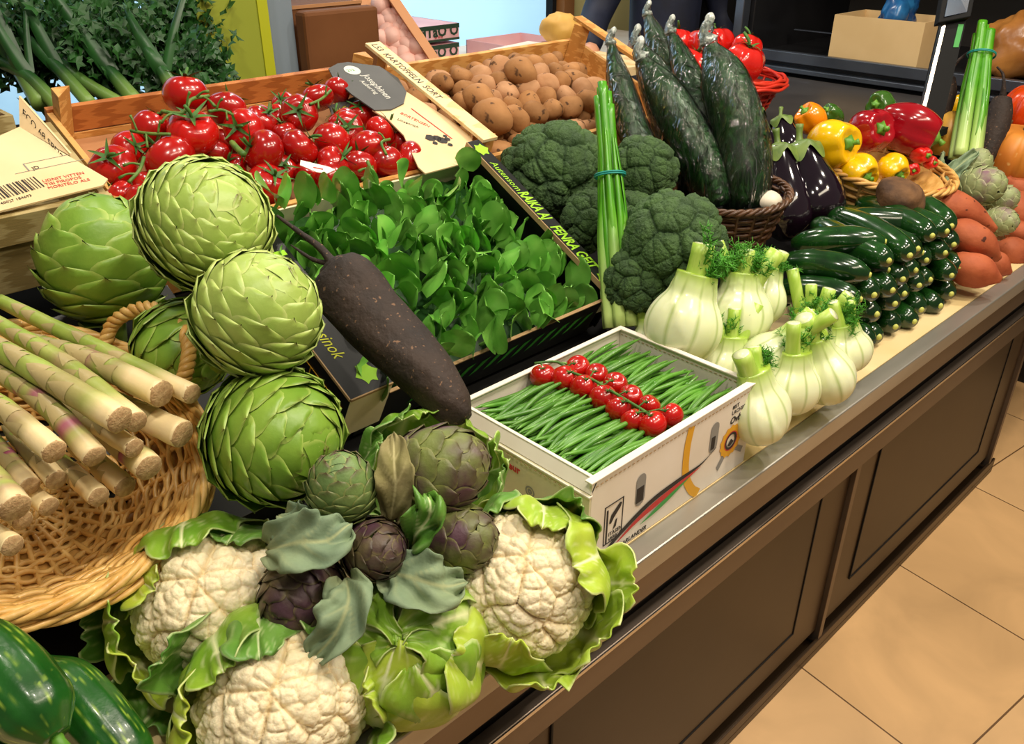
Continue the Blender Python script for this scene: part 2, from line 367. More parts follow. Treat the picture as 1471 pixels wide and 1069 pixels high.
# ================================================================== SETTING
b = MB(); b.add([(-3,-3,0),(5,-3,0),(5,3.6,0),(-3,3.6,0)], [(0,1,2,3)]); struct(b.obj('floor', 'floor_tiles', smooth=False))
b = MB(); b.box(-3,5,3.5,3.62,0,.86); b.box(-3,.1,3.5,3.62,.86,2.6); b.box(3.66,5,3.5,3.62,.86,2.6); b.box(.1,3.66,3.5,3.62,2.4,2.6)
struct(b.obj('wall_back', 'wall_cream', smooth=False))
wn = empty('window_1', loc=(1.9,3.5,.86)); struct(wn)
b = MB(); b.box(-1.8,1.74,.03,.05,0,1.54); b.obj('pane', 'pale_blue', wn, False)
b = MB(); b.box(-1.8,1.76,-.02,.03,-.02,.012); b.box(-1.8,1.76,-.02,.03,1.52,1.55); b.box(1.73,1.76,-.02,.03,0,1.54); b.box(-1.8,-1.77,-.02,.03,0,1.54)
b.obj('frame', 'black', wn, False)
b = MB(); b.box(3.68,3.76,3.44,3.5,0,2.6); struct(b.obj('trim_1', 'frame_brown', smooth=False))
b = MB(); b.box(4.6,4.7,-1.0,3.5,0,2.6); struct(b.obj('wall_right', 'wall_dark', smooth=False))

# green column with grey panel behind the tomato crate
t = empty('pillar', loc=(1.24,2.45,0)); struct(t)
b = MB(); b.box(-.10,.085,0,.15,0,2.6); b.obj('pillar_core', 'pillar_green', t, False)
b = MB(); b.box(.0855,.118,-.004,.15,0,2.6); b.obj('edge_strip', 'pillar_edge', t, False)

# ------------------------------------------------------------------ display counter
XE = 2.63; YF = .575
dc = tag(empty('display_counter', loc=(1.2,.575,0)), 'long brown metal display counter with steel edge and dark panels holding the vegetables', 'counter')
def cpart(name, m, boxes, bevel=0, parent=None):
    b = MB()
    for q in boxes: b.box(q[0]-1.2,q[1]-1.2,q[2]-.575,q[3]-.575,q[4],q[5])
    o = b.obj(name, m, parent or dc, False)
    if bevel: bev(o, bevel)
    return o
cpart('steel_edge', 'steel', [(-1.2,3.15,.575,.613,.706,.745)], .003)
cpart('front_band', 'steel_face', [(-1.2,3.15,.579,.60,.655,.7055)])
cpart('shadow_gap', 'dark_rail', [(-1.2,3.1,.60,.66,.56,.70)])
cpart('lower_rail', 'steel_face', [(-1.2,XE+.02,.575,.598,.548,.612)], .002)
cpart('rail_edge', 'bright_edge', [(-1.2,XE+.02,.5725,.5748,.606,.6125)])
cpart('carcass', 'dark_rail', [(-1.2,XE,.606,1.5,.03,.55)])
cpart('counter_top', 'board', [(-1.2,3.15,.614,.905,.70,.7442)])
joints = [-.53, .52, 1.57, XE-.012]
for i in range(len(joints)-1):
    x0, x1 = joints[i]+.012, joints[i+1]-.012
    f = cpart('cabinet_panel', 'panel_frame', [(x0,x1,.588,.604,.075,.548)], .001)
    w_ = .112
    cpart('inset', 'panel_dark', [(x0+w_,x1-w_*1.15,.5865,.5875,.155,.545)], 0, f)
    b = MB()
    for q in [(x0+w_-.004,x0+w_,.5845,.5875,.151,.545),(x1-w_*1.15,x1-w_*1.15+.004,.5845,.5875,.151,.545),(x0+w_,x1-w_*1.15,.5845,.5875,.151,.155)]:
        b.box(q[0]-1.2,q[1]-1.2,q[2]-.575,q[3]-.575,q[4],q[5])
    b.obj('groove', 'black', f, False)
for x in joints[1:]:
    cpart('divider_strip', 'steel_face', [(x-.009,x+.009,.577,.60,.04,.548)], .001)
cpart('plinth', 'panel_frame', [(-1.2,XE+.03,.575,.62,0,.022),(-1.2,XE+.03,.575,.583,.022,.05)], .002)

# sloping shelf under crates and the dark back steps
t = tag(empty('display_riser', loc=(1.2,.9,.74)), 'dark sloping stand that props up the crates on the counter', 'display stand')
def wedge(x0, x1, prof, m, name):
    P = [Vector((x0-1.2, y-.9, z-.74)) for y, z in prof]; b = MB(); b.prism(P, (x1-x0,0,0)); return b.obj(name, m, t, False)
wedge(-1.0, 1.25, [(.906,.745),(.906,.757),(1.33,.972),(1.45,.972),(1.45,.745)], 'black', 'front_slope')
wedge(-1.0, 2.1, [(1.452,.745),(1.452,.915),(1.85,1.07),(2.35,1.12),(2.35,.745)], 'black', 'back_slope')
wedge(1.252, 2.3, [(.906,.745),(1.05,.80),(1.45,.90),(1.45,.745)], 'black', 'side_slope')
wedge(2.302, 3.1, [(.80+.106,.745),(1.2,.80),(1.45,.80),(1.45,.745)], 'black', 'end_slope')

# ================================================================== CRATES
TC = Fr((.51,1.412,1.10), 21.8)                  # tomato crate, rim plane z=0 local
PC = Fr((1.25,1.412,1.095), 20.5)
LC = Fr((-.25,1.412,1.185), 21.8)
SB = Fr((.594,.972,.938), 27.6)                  # salad box
def wooden_crate(name, fr, w_, d_, h_, label, mside='wood', posts=True, skip=(), hb=None, back='wood_red', thick=.011, front='wood'):
    r = tag(empty(name, fr.m), label, 'crate')
    hb = hb or h_
    if 'front' not in skip:
        b = MB(); b.box(0,w_,0,thick,-h_,0); bev(b.obj('front_board', front, r, False), .001)
    if 'back' not in skip:
        b = MB(); b.box(0,w_,d_-thick,d_,-.055,0); bev(b.obj('back_board', back, r, False), .001)
    b = MB(); b.box(0,w_,d_-thick,d_,-h_,-.058); bev(b.obj('back_board', mside, r, False), .001)
    for nm, x in (('side_board',0),('side_board',w_-thick)):
        b = MB(); b.box(x,x+thick,thick,d_-thick,-h_,-.006); bev(b.obj(nm, mside, r, False), .001)
    b = MB(); b.box(thick,w_-thick,thick,d_-thick,-h_,-h_+.008); b.obj('bottom_board', mside, r, False)
    return r
def post(r, x, y, sx, sy, z0, z1, s=.034, m='wood'):
    b = MB(); b.prism([(x,y,z0),(x+sx*s,y,z0),(x,y+sy*s,z0)] if sx*sy > 0 else [(x,y,z0),(x,y+sy*s,z0),(x+sx*s,y,z0)], (0,0,z1-z0))
    return bev(b.obj('corner_post', m, r, False), .001)
tcr = wooden_crate('wooden_crate', TC, .727, .42, .14, 'open wooden crate full of red vine tomatoes behind the salad box', hb=.1)
post(tcr, .012, .408, 1, -1, -.13, .045); post(tcr, .715, .408, -1, -1, -.13, .035); post(tcr, .715, .012, -1, 1, -.13, .012); post(tcr, .012, .012, 1, 1, -.13, .012)
b = MB(); b.box(.728,.735,-.012,.03,-.14,.012); bev(b.obj('corner_slat', 'wood', tcr, False), .001)
b = MB(); b.box(.6935,.727,-.0125,-.0005,-.14,.014); bev(b.obj('corner_slat', 'wood_red', tcr, False), .001)
b = MB(); b.box(.012,.715,.012,.408,-.075,-.072); b.obj('paper_liner', 'liner', tcr, False)

pcr = wooden_crate('wooden_crate', PC, .74, .42, .12, 'pine crate of potatoes with a lettered top rail beside the tomato crate', back='wood')
for x, y, sx, sy in ((.012,.408,1,-1),(.728,.408,-1,-1),(.728,.012,-1,1),(.012,.012,1,1)): post(pcr, x, y, sx, sy, -.11, .05)
b = MB(); b.box(-.012,.030,-.01,.43,.05,.058); rail = bev(b.obj('top_rail', 'wood_pale', pcr, False), .001)
text('printed_lettering', 'L53  KARTOFFELN  SORT', .025, basis((-.003,.42,.0583),(0,-1,0),(1,0,0)), 'ink', rail, sx=.92)
b = MB(); b.box(.71,.745,-.01,.43,.05,.06); bev(b.obj('top_rail', 'wood', pcr, False), .001)
b = MB(); b.box(.012,.728,.012,.408,-.075,-.072); b.obj('paper_liner', 'liner', pcr, False)

lcr = wooden_crate('wooden_crate', LC, .715, .24, .15, 'pale wooden crate under the cream cardboard lid behind the left artichoke', mside='wood_olive', front='wood_olive', back='wood_olive', skip=('back',))
b = MB(); b.box(0,.715,-.008,-.0005,-.05,.004); bev(b.obj('front_rail', 'wood_olive', lcr, False), .001)

# cardboard lid lying open over the left crate
def sheet(name, fr, pxs, h, th, m, parent=None, inv=None, hs=None):
    P = [fr.hit(px,py,(hs[i] if hs else h)) for i,(px,py) in enumerate(pxs)]
    W = [fr.m @ p for p in P]
    c = sum(W, Vector())/len(W); mw = fr.m.copy(); mw.translation = c
    inv = mw.inverted(); Q = [inv @ p for p in W]
    b = MB(); n = len(Q); b.add(Q+[q+Vector((0,0,-th)) for q in Q], [tuple(range(n)), tuple(range(n,2*n))[::-1]]+[((i+1)%n,i,n+i,n+(i+1)%n) for i in range(n)])
    o = b.obj(name, m, None, False); o.matrix_world = mw
    return o
lid = sheet('cardboard_sheet', LC, [(-60,222),(28,182),(95,222),(155,257),(148,266),(-60,318)], .012, .003, 'card_cream')
tag(lid, 'cream cardboard lid with red stamp and barcode lying on the left crate', 'cardboard lid')
li = lid.matrix_world.inverted()
def ontop(o, fr, px, py, h, px2, py2):           # local matrix on a sheet: text direction px->px2
    a = fr.m @ fr.hit(px,py,h); c = fr.m @ fr.hit(px2,py2,h); x = (c-a).normalized(); y = fr.z.cross(x)
    return o.matrix_world.inverted() @ basis(a, x, y)
text('stamp_lettering', 'LIDNIT VITTEN\nTISI PIROPOS\nMORITELO ALS', .0095, ontop(lid, LC, 62,262,.0125, 130,248), 'ink_red', lid)
b = MB()
for i in range(16): b.box(i*.0046,i*.0046+random.choice([.0012,.002,.003]),0,.03,0,.0003)
b.obj('barcode', 'ink', lid, False, mw=ontop(lid, LC, -2,288,.0125, 38,276))
text('barcode_lettering', '40027 184693', .008, ontop(lid, LC, 2,294,.0125, 38,284), 'ink', lid)
b = MB(); b.box(0,.11,0,.0008,0,.0003); b.box(.02,.022,0,.02,0,.0003); b.box(.02,.09,.02,.0208,0,.0003); b.obj('printed_line', 'ink_grey', lid, False, mw=ontop(lid, LC, 22,250,.0125, 88,236))
text('printed_lettering', 'JD', .011, ontop(lid, LC, 48,244,.0125, 80,236), 'ink', lid)
# standing flap, between crates
p = [LC.m @ LC.hit(28,182,.012), LC.m @ LC.hit(101,224,.012)]
fl = MB(); up = Vector((0,0,1)); a0, a1 = p; top0 = at(27,138,(a0-CAM).dot(CF)+.01); 
fl.prism([a0, a1, a1+Vector((0,0,.004)), top0], Vector((.003,0,0)))
o = fl.obj('cardboard_flap', 'card_cream', None, False); bpy.context.view_layer.update()
o.parent = lid; o.matrix_parent_inverse = lid.matrix_world.inverted()
text('printed_lettering', 'ECO 68 SPEIS', .02, lid.matrix_world.inverted() @ basis(top0.lerp(a0,.62)+Vector((.0045,0,0)), a1-top0, Vector((0,0,1))), 'ink', lid, sx=1)

# far left tray of packed goods
tp_ = at(25,188,1.93); b = MB(); t = tag(empty('wooden_tray', loc=tp_), 'small wooden tray of wrapped goods behind the lid at the left picture edge', 'tray')
b.box(-.40,0,0,.012,0,.035); bev(b.obj('front_board','wood_olive',t,False),.001)
b = MB(); b.box(-.40,0,.20,.212,0,.035); bev(b.obj('back_board','wood_olive',t,False),.001)
b = MB(); b.box(-.012,0,.012,.20,0,.035); bev(b.obj('side_board','wood_olive',t,False),.001)
b = MB(); b.box(-.40,0,0,.212,-.008,0); b.obj('bottom_board','wood_olive',t,False)
b = MB(); b.lathe([(.001,0),(.06,.004),(.07,.02),(.062,.045),(.04,.058),(.001,.062)], 20, f=lambda t_,a_: 1+.05*math.sin(5*a_))
o = b.obj('wrapped_package', 'pepper_scarlet', None); o.location = tp_+Vector((-.09,.09,.001)); tag(o, 'clear wrapped red package in the far left tray', 'package')
b = MB(); b.lathe([(.001,-.001),(.063,.002),(.074,.02),(.066,.049),(.042,.062),(.001,.066)], 20, f=lambda t_,a_: 1+.06*math.sin(5*a_+.3)); b.obj('film_wrap', 'film', o)

# cardboard sleeve on the tomatoes
sl = sheet('cardboard_sleeve', TC, [(601,240),(611,249),(672,233),(681,212),(676,192),(640,168),(583,131),(535,158),(556,170),(580,194)], .030, .003, 'card_cream')
tag(sl, 'dark grey and cream printed cardboard sleeve lying across the tomatoes', 'cardboard')
g = sheet('grey_band', TC, [(472,98),(478,110),(505,135),(538,158),(562,157),(580,148),(584,132),(572,112),(545,95),(500,89),(485,91)], .0335, .003, 'card_grey')
bpy.context.view_layer.update(); g.parent = sl; g.matrix_parent_inverse = sl.matrix_world.inverted()
def onsl(px,py,px2,py2,h=.0338): return ontop(sl, TC, px,py,h, px2,py2)
text('printed_lettering', 'Josephinen', .026, onsl(520,108,562,148), 'ink_white', sl, sx=.9)
text('printed_lettering', 'Aubering', .016, onsl(516,116,545,140), 'ink_white', sl)
b = MB(); b.lathe([(.001,0),(.019,0),(.019,.0006),(.001,.0006)], 24); b.obj('round_logo', 'ink_white', sl, False, mw=onsl(506,101,520,108))
text('logo_lettering', '212', .013, onsl(500,103,513,101,.0346), 'ink_green', sl)
text('printed_lettering', 'BORTENSEN', .013, onsl(574,163,612,181,.0305), 'ink_red', sl)
text('printed_lettering', 'Linsenrich', .012, onsl(570,172,600,184,.0305), 'ink', sl)
b = MB(); b.box(0,.13,0,.003,0,.0003); b.obj('printed_line', 'ink_red', sl, False, mw=onsl(590,156,660,208,.0305))
b = MB()                                         # small black drawn figure
for (x,y,r) in [(0,0,.012),(.014,.006,.010),(.026,.002,.012),(.036,.012,.007),(.044,-.008,.006),(.012,-.016,.006),(.03,.022,.005)]:
    b.add([(x+r*math.cos(k*PI/4)*(1+.3*math.sin(3*k)), y+r*math.sin(k*PI/4), .0003) for k in range(8)], [tuple(range(8))])
b.obj('printed_figure', 'ink', sl, False, mw=onsl(618,198,650,206,.0305))
lt = sheet('price_label', TC, [(472,152),(478,168),(526,146),(520,135)], .02, .002, 'card_grey', hs=[-.0]*4)
tag(lt, 'small grey label with a round logo among the tomatoes under the sleeve', 'label')
b = MB(); b.lathe([(.001,0),(.011,0),(.011,.0006),(.001,.0006)], 20); b.obj('round_logo', 'ink_white', lt, False, mw=ontop(lt, TC, 516,145,.0005,526,141))
text('printed_lettering', 'BIO 92', .013, ontop(lt, TC, 484,162,.0005,510,150), 'ink_yellow', lt)
tg = sheet('paper_tag', TC, [(431,237),(432,230),(474,240),(481,244),(470,249),(455,247)], .05, .001, 'white_tag')
tag(tg, 'small white paper tag lying on the front tomatoes', 'paper tag')
b = MB(); b.box(0,.018,0,.003,0,.0003); b.obj('printed_line', 'ink_red', tg, False, mw=ontop(tg, TC, 450,241,.0505,470,245))

# ------------------------------------------------------------------ black salad box
W_, D_, H_ = .622, .455, .115
sb = tag(empty('cardboard_box', SB.m), 'tilted black cardboard box with lime lettering filled with green salad leaves', 'box')
b = MB(); b.box(.03,W_-.03,0,.004,-H_,-.022); bev(b.obj('front_wall','card_black',sb,False),.0008)
b = MB(); b.box(.08,W_-.034,D_-.004,D_,-H_,-.055); b.obj('back_wall','card_olive',sb,False)
b = MB(); b.box(0,.004,0,D_,-H_,-.001); b.obj('side_wall','card_black',sb,False)
b = MB(); b.box(W_-.004,W_,0,D_,-H_,-.001); b.obj('side_wall','card_black',sb,False)
b = MB(); b.box(.004,W_-.004,.004,D_-.004,-H_,-H_+.004); b.obj('bottom','card_black',sb,False)
b = MB(); b.box(W_-.032,W_,0,D_,0,.004); rr = bev(b.obj('side_ledge','card_black',sb,False),.0008)
b = MB(); b.box(0,.078,0,D_,0,.004); rl = bev(b.obj('side_ledge','card_black',sb,False),.0008)
b = MB(); b.box(W_-.0345,W_-.0322,0,D_,-.008,.004); b.obj('ledge_edge','card_edge',sb,False)
b = MB(); b.box(0,.078,-.0022,0,-.001,.0042); b.box(-.002,0,0,D_,-.001,.0042); b.obj('ledge_edge','card_edge',sb,False)
b = MB(); b.box(W_-.032,W_,-.001,.0,-.06,.001); b.obj('corner_flap','card_olive',sb,False)
b = MB(); b.box(0,.078,-.001,0,-.10,-.001); b.obj('corner_flap','card_olive',sb,False)
b = MB(); b.box(.078,W_-.034,-.002,.004,-.024,-.0215); b.obj('front_edge','card_edge',sb,False)
def leafmark(parent, x, y, z, s=.017, mt='ink_lime'):
    b = MB(); P = []
    for k in range(18):
        a_ = 2*PI*k/18; r = s*(1 if k%3 else 1.35)*(.75+.25*abs(math.cos(a_))); P.append((x+r*math.cos(a_)*.8, y+r*math.sin(a_), z))
    b.add(P, [tuple(range(18))]); b.obj('leaf_logo', mt, parent, False)
dn = lambda x, y: basis((x,y,.0044),(0,-1,0),(1,0,0))
leafmark(rr, W_-.016, .425, .0045); leafmark(rr, W_-.016, .028, .0045)
text('printed_lettering','Autensom',.022,dn(W_-.026,.385),'ink_lime',rr,shear=.2)
text('printed_lettering','RAIKA AJ',.034,dn(W_-.028,.29),'ink_lime',rr,shear=.3,bold=.0008,sx=.62)
text('printed_lettering','FENRA GEIT',.034,dn(W_-.028,.185),'ink_lime',rr,shear=.3,bold=.0008,sx=.68)
leafmark(rl, .050, .032, .0045, .019)
text('printed_lettering','Kasinok',.030,basis((.020,.158,.0044),(0,-1,0),(1,0,0)),'ink_yellow',rl,shear=.3,sx=.85)
b = MB()
for k in range(5): b.box(.02,.07,.21+.022*k,.222+.022*k,.0041,.0046)
b.obj('lime_bars','ink_lime',rl,False)
b = MB()                                          # leaf print on the front wall
for k in range(13):
    x = .13+k*.034; b.add([(x,-.0006,-.085),(x+.016,-.0006,-.078),(x+.04,-.0006,-.05),(x+.022,-.0006,-.054)], [(0,1,2,3)])
b.obj('leaf_print','ink_leaf',sb,False)
b = MB()                                          # white frame lines on the left wall
for q in [(.012,.20,-.034,-.0325),(.012,.014,-.11,-.0325),(.10,.102,-.11,-.033)]: b.box(-.0008,-.0002,q[0],q[1],q[2],q[3])
b.obj('frame_print','ink_gold',sb,False)
text('printed_lettering','SIMONSTREN\nTOR 2',.013,basis((-.0008,.09,-.055),(0,-1,0),(0,0,1)),'ink_grey',sb)

# black carton under the asparagus basket
BC = Fr((-.30,.955,.84), 26.9)
bc = tag(empty('cardboard_box', BC.m), 'black cardboard box with white print under the asparagus basket', 'box')
b = MB(); b.box(0,.80,0,.44,-.060,0); bev(b.obj('carton','card_black',bc,False),.001)
b = MB(); b.box(.30,.40,-.0008,-.0002,-.058,-.006); b.obj('white_label','ink_grey',bc,False)
text('printed_lettering','ROB',.022,basis((.33,-.001,-.027),(1,0,0),(0,0,1)),'ink',bc,bold=.0006)
text('printed_lettering','21',.022,basis((.345,-.001,-.052),(1,0,0),(0,0,1)),'ink',bc)

# ------------------------------------------------------------------ white bean box
BX0,BX1,BY0,BY1,BZ,BH = .735,1.142,.615,.905,.7452,.158
wb = tag(empty('cardboard_box', loc=(BX0,BY0,BZ)), 'white printed cardboard box of green beans on the counter edge', 'box')
LX, LY = BX1-BX0, BY1-BY0
b = MB(); b.box(.004,LX,0,.005,0,BH); fw = bev(b.obj('front_wall','card_white',wb,False),.001)
b = MB(); b.box(.004,LX,LY-.005,LY,0,BH); bev(b.obj('back_wall','card_white',wb,False),.001)
b = MB(); b.box(0,.004,0,LY,0,BH-.022); lw = bev(b.obj('side_wall','card_olive',wb,False),.001)
b = MB(); b.box(LX-.005,LX,.005,LY-.005,0,BH); bev(b.obj('side_wall','card_white',wb,False),.001)
b = MB(); b.box(.004,LX-.005,.005,LY-.005,0,.005); b.obj('bottom','card_white',wb,False)
b = MB(); b.prism([(.004,0,BH-.022),(.016,0,BH-.002),(.016,LY-.005,BH-.002),(.004,LY-.005,BH-.022)],(-.002,0,.002)); b.obj('folded_flap','card_white',wb,False)
b = MB(); b.box(-.002,.006,-.001,LY,BH-.026,BH-.0225); b.box(.012,.018,0,LY,BH-.003,BH); b.box(0,LX+.002,-.003,.010,BH-.002,BH+.001); b.box(LX-.009,LX+.002,.01,LY,BH-.002,BH+.001); b.box(.01,LX-.009,LY-.01,LY,BH-.002,BH+.001)
bev(b.obj('folded_rim','card_white',wb,False),.0008)
b = MB()
for k in range(40): b.box(.012+k*.0098,.017+k*.0098,-.0012,-.0004,BH-.012,BH-.011)
for k in range(28): b.box(-.0028,-.0021,.012+k*.0098,.017+k*.0098,BH-.03,BH-.029)
for k in range(28): b.box(LX-.0062,LX-.0055,.012+k*.0098,.017+k*.0098,BH-.012,BH-.011)
b.obj('perforation','card_edge',wb,False)
F_ = lambda x, z: basis((x,-.0006,z),(1,0,0),(0,0,1))
b = MB()                                          # icon frame
for q in [(.035,.0365,.028,.098),(.075,.0765,.028,.098),(.035,.0765,.0965,.098),(.035,.0765,.028,.0295),(.04,.043,.03,.09)]: b.box(q[0],q[1],-.0008,-.0002,q[2],q[3])
b.add([(.046,-.0008,.064),(.05,-.0008,.078),(.068,-.0008,.092),(.073,-.0008,.09),(.07,-.0008,.083),(.056,-.0008,.07),(.05,-.0008,.062)], [tuple(range(7))])
b.add([(.055,-.0008,.048),(.062,-.0008,.052),(.064,-.0008,.066),(.06,-.0008,.064)], [(0,1,2,3)])
b.obj('printed_icon','ink',fw,False)
text('printed_lettering','ITASEN\nVERK BT',.0095,F_(.046,.040),'ink',fw)
def slot(x, z, h, w2, mt):
    b = MB(); P = [(x+w2*math.cos(a_), -.0008, z+h+w2*math.sin(a_)) for a_ in np.linspace(0,PI,8)]+[(x+w2*math.cos(a_), -.0008, z+w2*math.sin(a_)) for a_ in np.linspace(PI,2*PI,8)]
    b.add(P, [tuple(range(16))]); return b.obj('hand_slot', mt, fw, False)
slot(.115,.072,.035,.011,'ink_grey'); b = MB(); b.box(.106,.122,-.0014,-.0009,.068,.095); b.obj('slot_opening','ink',fw,False)
slot(.300,.080,.035,.011,'ink_grey'); b = MB(); b.box(.293,.303,-.0014,-.0009,.076,.10); b.obj('slot_opening','ink',fw,False)
def ribbon(P, w0, mt, y=-.0008):
    P = spline([(x,y,z) for x,z in P], 24); b = MB(); V = []; F = []
    for i,p in enumerate(P):
        d = (P[min(i+1,23)]-P[max(i-1,0)]).normalized(); nn = Vector((-d.z,0,d.x)); ww = w0(i/23); V += [p+nn*ww, p-nn*ww]
        if i: F.append((2*i-2,2*i-1,2*i+1,2*i))
    b.add(V,F); return b.obj('printed_ribbon', mt, fw, False)
ribbon([(.232,.148),(.226,.11),(.23,.06),(.25,.022),(.272,.002)], lambda t: .0085, 'ink_gold')
ribbon([(.02,.003),(.07,.030),(.14,.052),(.21,.058),(.27,.060),(.31,.075)], lambda t: .0045*math.sin(PI*min(1,t+.1))+.0006, 'ink', -.001)
ribbon([(.06,.016),(.11,.034),(.16,.043),(.22,.050),(.27,.056)], lambda t: .0055*math.sin(PI*t)+.0004, 'ink_red', -.0012)
ribbon([(.12,.022),(.16,.03),(.20,.040),(.24,.050)], lambda t: .0045*math.sin(PI*t)+.0004, 'ink_green', -.0014)
text('printed_lettering','WILD SA JA SARLANDER',.0115,F_(.012,.004),'ink',fw,shear=.2)
b = MB()                                          # round emblem
def ring(r0, r1, y, cx_=.352, cz=.068, n=28, sx=1, wob=0):
    V = []; 
    for k in range(n):
        a_ = 2*PI*k/n; q = 1+(wob if k%2 else 0)
        V += [(cx_+r0*math.cos(a_), y, cz+r0*math.sin(a_)),(cx_+r1*q*math.cos(a_), y, cz+r1*q*math.sin(a_))]
    return V, [(2*k,2*k+1,(2*k+3)%(2*n),(2*k+2)%(2*n)) for k in range(n)]
b.add(*ring(.018,.028,-.001,wob=.12)); b.obj('round_emblem','ink_gold',fw,False)
b = MB(); b.add(*ring(.012,.0165,-.0012)); b.add([(.343,-.0013,.061),(.352,-.0013,.072),(.361,-.0013,.064),(.352,-.0013,.058)], [(0,1,2,3)]); b.obj('emblem_centre','ink',fw,False)
b = MB(); b.add(*ring(.0165,.0185,-.0013)); b.obj('emblem_ring','ink_red',fw,False)
b = MB(); b.add([(.325,-.0007,.02),(.345,-.0007,.045),(.335,-.0007,.05),(.318,-.0007,.03)],[(0,1,2,3)]); b.add([(.365,-.0007,.045),(.39,-.0007,.028),(.395,-.0007,.038),(.372,-.0007,.052)],[(0,1,2,3)]); b.obj('emblem_ribbon','ink_grey',fw,False)
text('printed_lettering','8IST\nLACHSON',.0105,F_(.345,.130),'ink',fw)
text('printed_lettering','Ovb.t',.018,F_(.342,.102),'ink',fw,shear=.25,bold=.0004)
Lf = lambda y, z: basis((-.0006,y,z),(0,-1,0),(0,0,1))
text('printed_lettering','scan Hacbeur',.018,Lf(.235,.103),'ink_red',lw,bold=.0005)
b = MB(); 
V,F = ring(.007,.0095,0,0,0); b.add([(-.0006,-x,z) for x,y,z in V],[f[::-1] for f in F]); V,F = ring(.001,.005,0,0,0,n=7); b.add([(-.0006,-x,z) for x,y,z in V],F); b.obj('round_logo','ink_grey',lw,False,mw=Matrix.Translation((0,.115,.083)))
# ================================================================== VEGETABLE BUILDERS
def bracts(b, R, n, elong=1.0, W=.6, Lb=.75, Lt=.34, lift=.07, th0=150, th1=4, jit=.06, pointed=False, seed=0, open_=0):
    r_ = random.Random(seed)
    c0, c1 = math.cos(R_(th0)), math.cos(R_(th1))
    for i in range(n):
        t = (i+.5)/n; tt = math.acos(max(-1,min(1,c0+(c1-c0)*t**.86))); Ls = Lb+(Lt*1.35-Lb)*t**1.3
        tb = min(PI-.03, tt+Ls); az = i*2.399963+r_.uniform(-jit,jit); Wi = W*1.12*(1-.30*t**1.5)*r_.uniform(.92,1.08); lf = lift*r_.uniform(.6,1.6)
        tip = r_.uniform(0,1); curl = r_.uniform(-.02,.05); brown = 1 if r_.random() < .35 else .3
        def fn(u, v):
            th = tb+(tt-tb)*v
            if pointed: hw = Wi*(1-max(0,(v-.25)/.75)**1.6)**.8 if v < 1 else .0
            else: hw = Wi*math.sqrt(max(0.0,1-max(0,(v-.38)/.62)**2.6))
            th += (.10*Ls*(1-abs(u))**2*max(0,v-.6)/.4*(-1 if not pointed else 0))*tip
            st = max(.16, math.sin(max(.02,th))); a_ = az + u*min(1.35, hw/max(st,.30 if t>.8 else 0))
            rr = R*(.90+.05*t**3*(1-v)+.11*v+lf*(1-.6*t**3)*v**4 - .035*u*u*v - curl*max(0,v-.85)*4 + .012*(1-abs(u))*math.sin(PI*v))
            rr *= 1-.03*max(0,math.cos(th))**6*(0 if elong>1.05 else 1)
            sr = math.sin(th); return (rr*sr*math.cos(a_), rr*sr*math.sin(a_), rr*math.cos(th)*elong)
        ea = lambda u, v: (max(0,min(1,(abs(u)-.80)/.2))*.8 if v < .96 else .75)*(1 if v > .3 else v/.3)
        eb = lambda u, v: brown*max(0,(v-.86)/.14)*max(0,1-abs(u)*3) if not open_ else max(0,(v-.7)/.3)*(t**2)*1.2
        b.grid(fn, 8, 9, ea, lambda u, v: min(1,eb(u,v)))
def top_leaves(root_, R, el, W, m, seed):
    r_ = random.Random(seed+500); b = MB()
    for j, (n_, ro, rz) in enumerate(((9,.62,.955),(7,.44,.975),(5,.28,.995))):
        for k in range(n_):
            a0 = 2*PI*(k+.5*j)/n_+r_.uniform(-.1,.1); w2 = (ro*PI/n_*1.5)*R; dz = R*.012*(k%2)
            def fn(u, v):
                rho = ro*R*(1-v)-.05*R*v; lat = u*w2*math.sqrt(max(0,1-max(0,(v-.35)/.65)**2.4))*(1-.25*v)
                x = rho*math.cos(a0)-lat*math.sin(a0); y = rho*math.sin(a0)+lat*math.cos(a0)
                return (x, y, math.sqrt(max(0,(rz*R)**2-x*x-y*y))*el+dz+R*(.05*v**3-.02*abs(u)))
            b.grid(fn, 6, 8, lambda u, v: max(0,(abs(u)-.7)/.3)*.8 if v < .95 else .7, lambda u, v: max(0,(v-.8)/.2)*(.9 if k%2 else .4))
    V, F, A, B = b.V, b.F, b.A, b.B; o = root_; b2 = MB()
    me0 = o.data; b2.V = [tuple(v.co) for v in me0.vertices]; b2.F = [tuple(p.vertices) for p in me0.polygons]
    b2.A = [d.value for d in me0.attributes['a'].data]; b2.B = [d.value for d in me0.attributes['b'].data]
    b2.add(V, F, A, B); o.data = b2.me(o.name, m)
def artichoke(name, R, m, n, seed, stem=True, core='artichoke_core', **k):
    b = MB(); bracts(b, R, n, seed=seed, **k); r = link(name, b.me(name, m))
    el = k.get('elong',1.0)
    top_leaves(r, R, el, k.get('W',.5), m, seed)
    b = MB(); b.lathe([(.85*R*math.sin(PI*i/12)+.0005, -.86*R*math.cos(PI*i/12)*el) for i in range(13)], 20); b.obj('heart', core, r)
    if stem:
        b = MB(); b.tube([(0,0,-.8*R*el),(0.002,0,-1.25*R*el)], [R*.22,R*.2], 10); b.obj('stem', 'artichoke_deep' if R > .06 else 'artichoke_green', r)
    return r

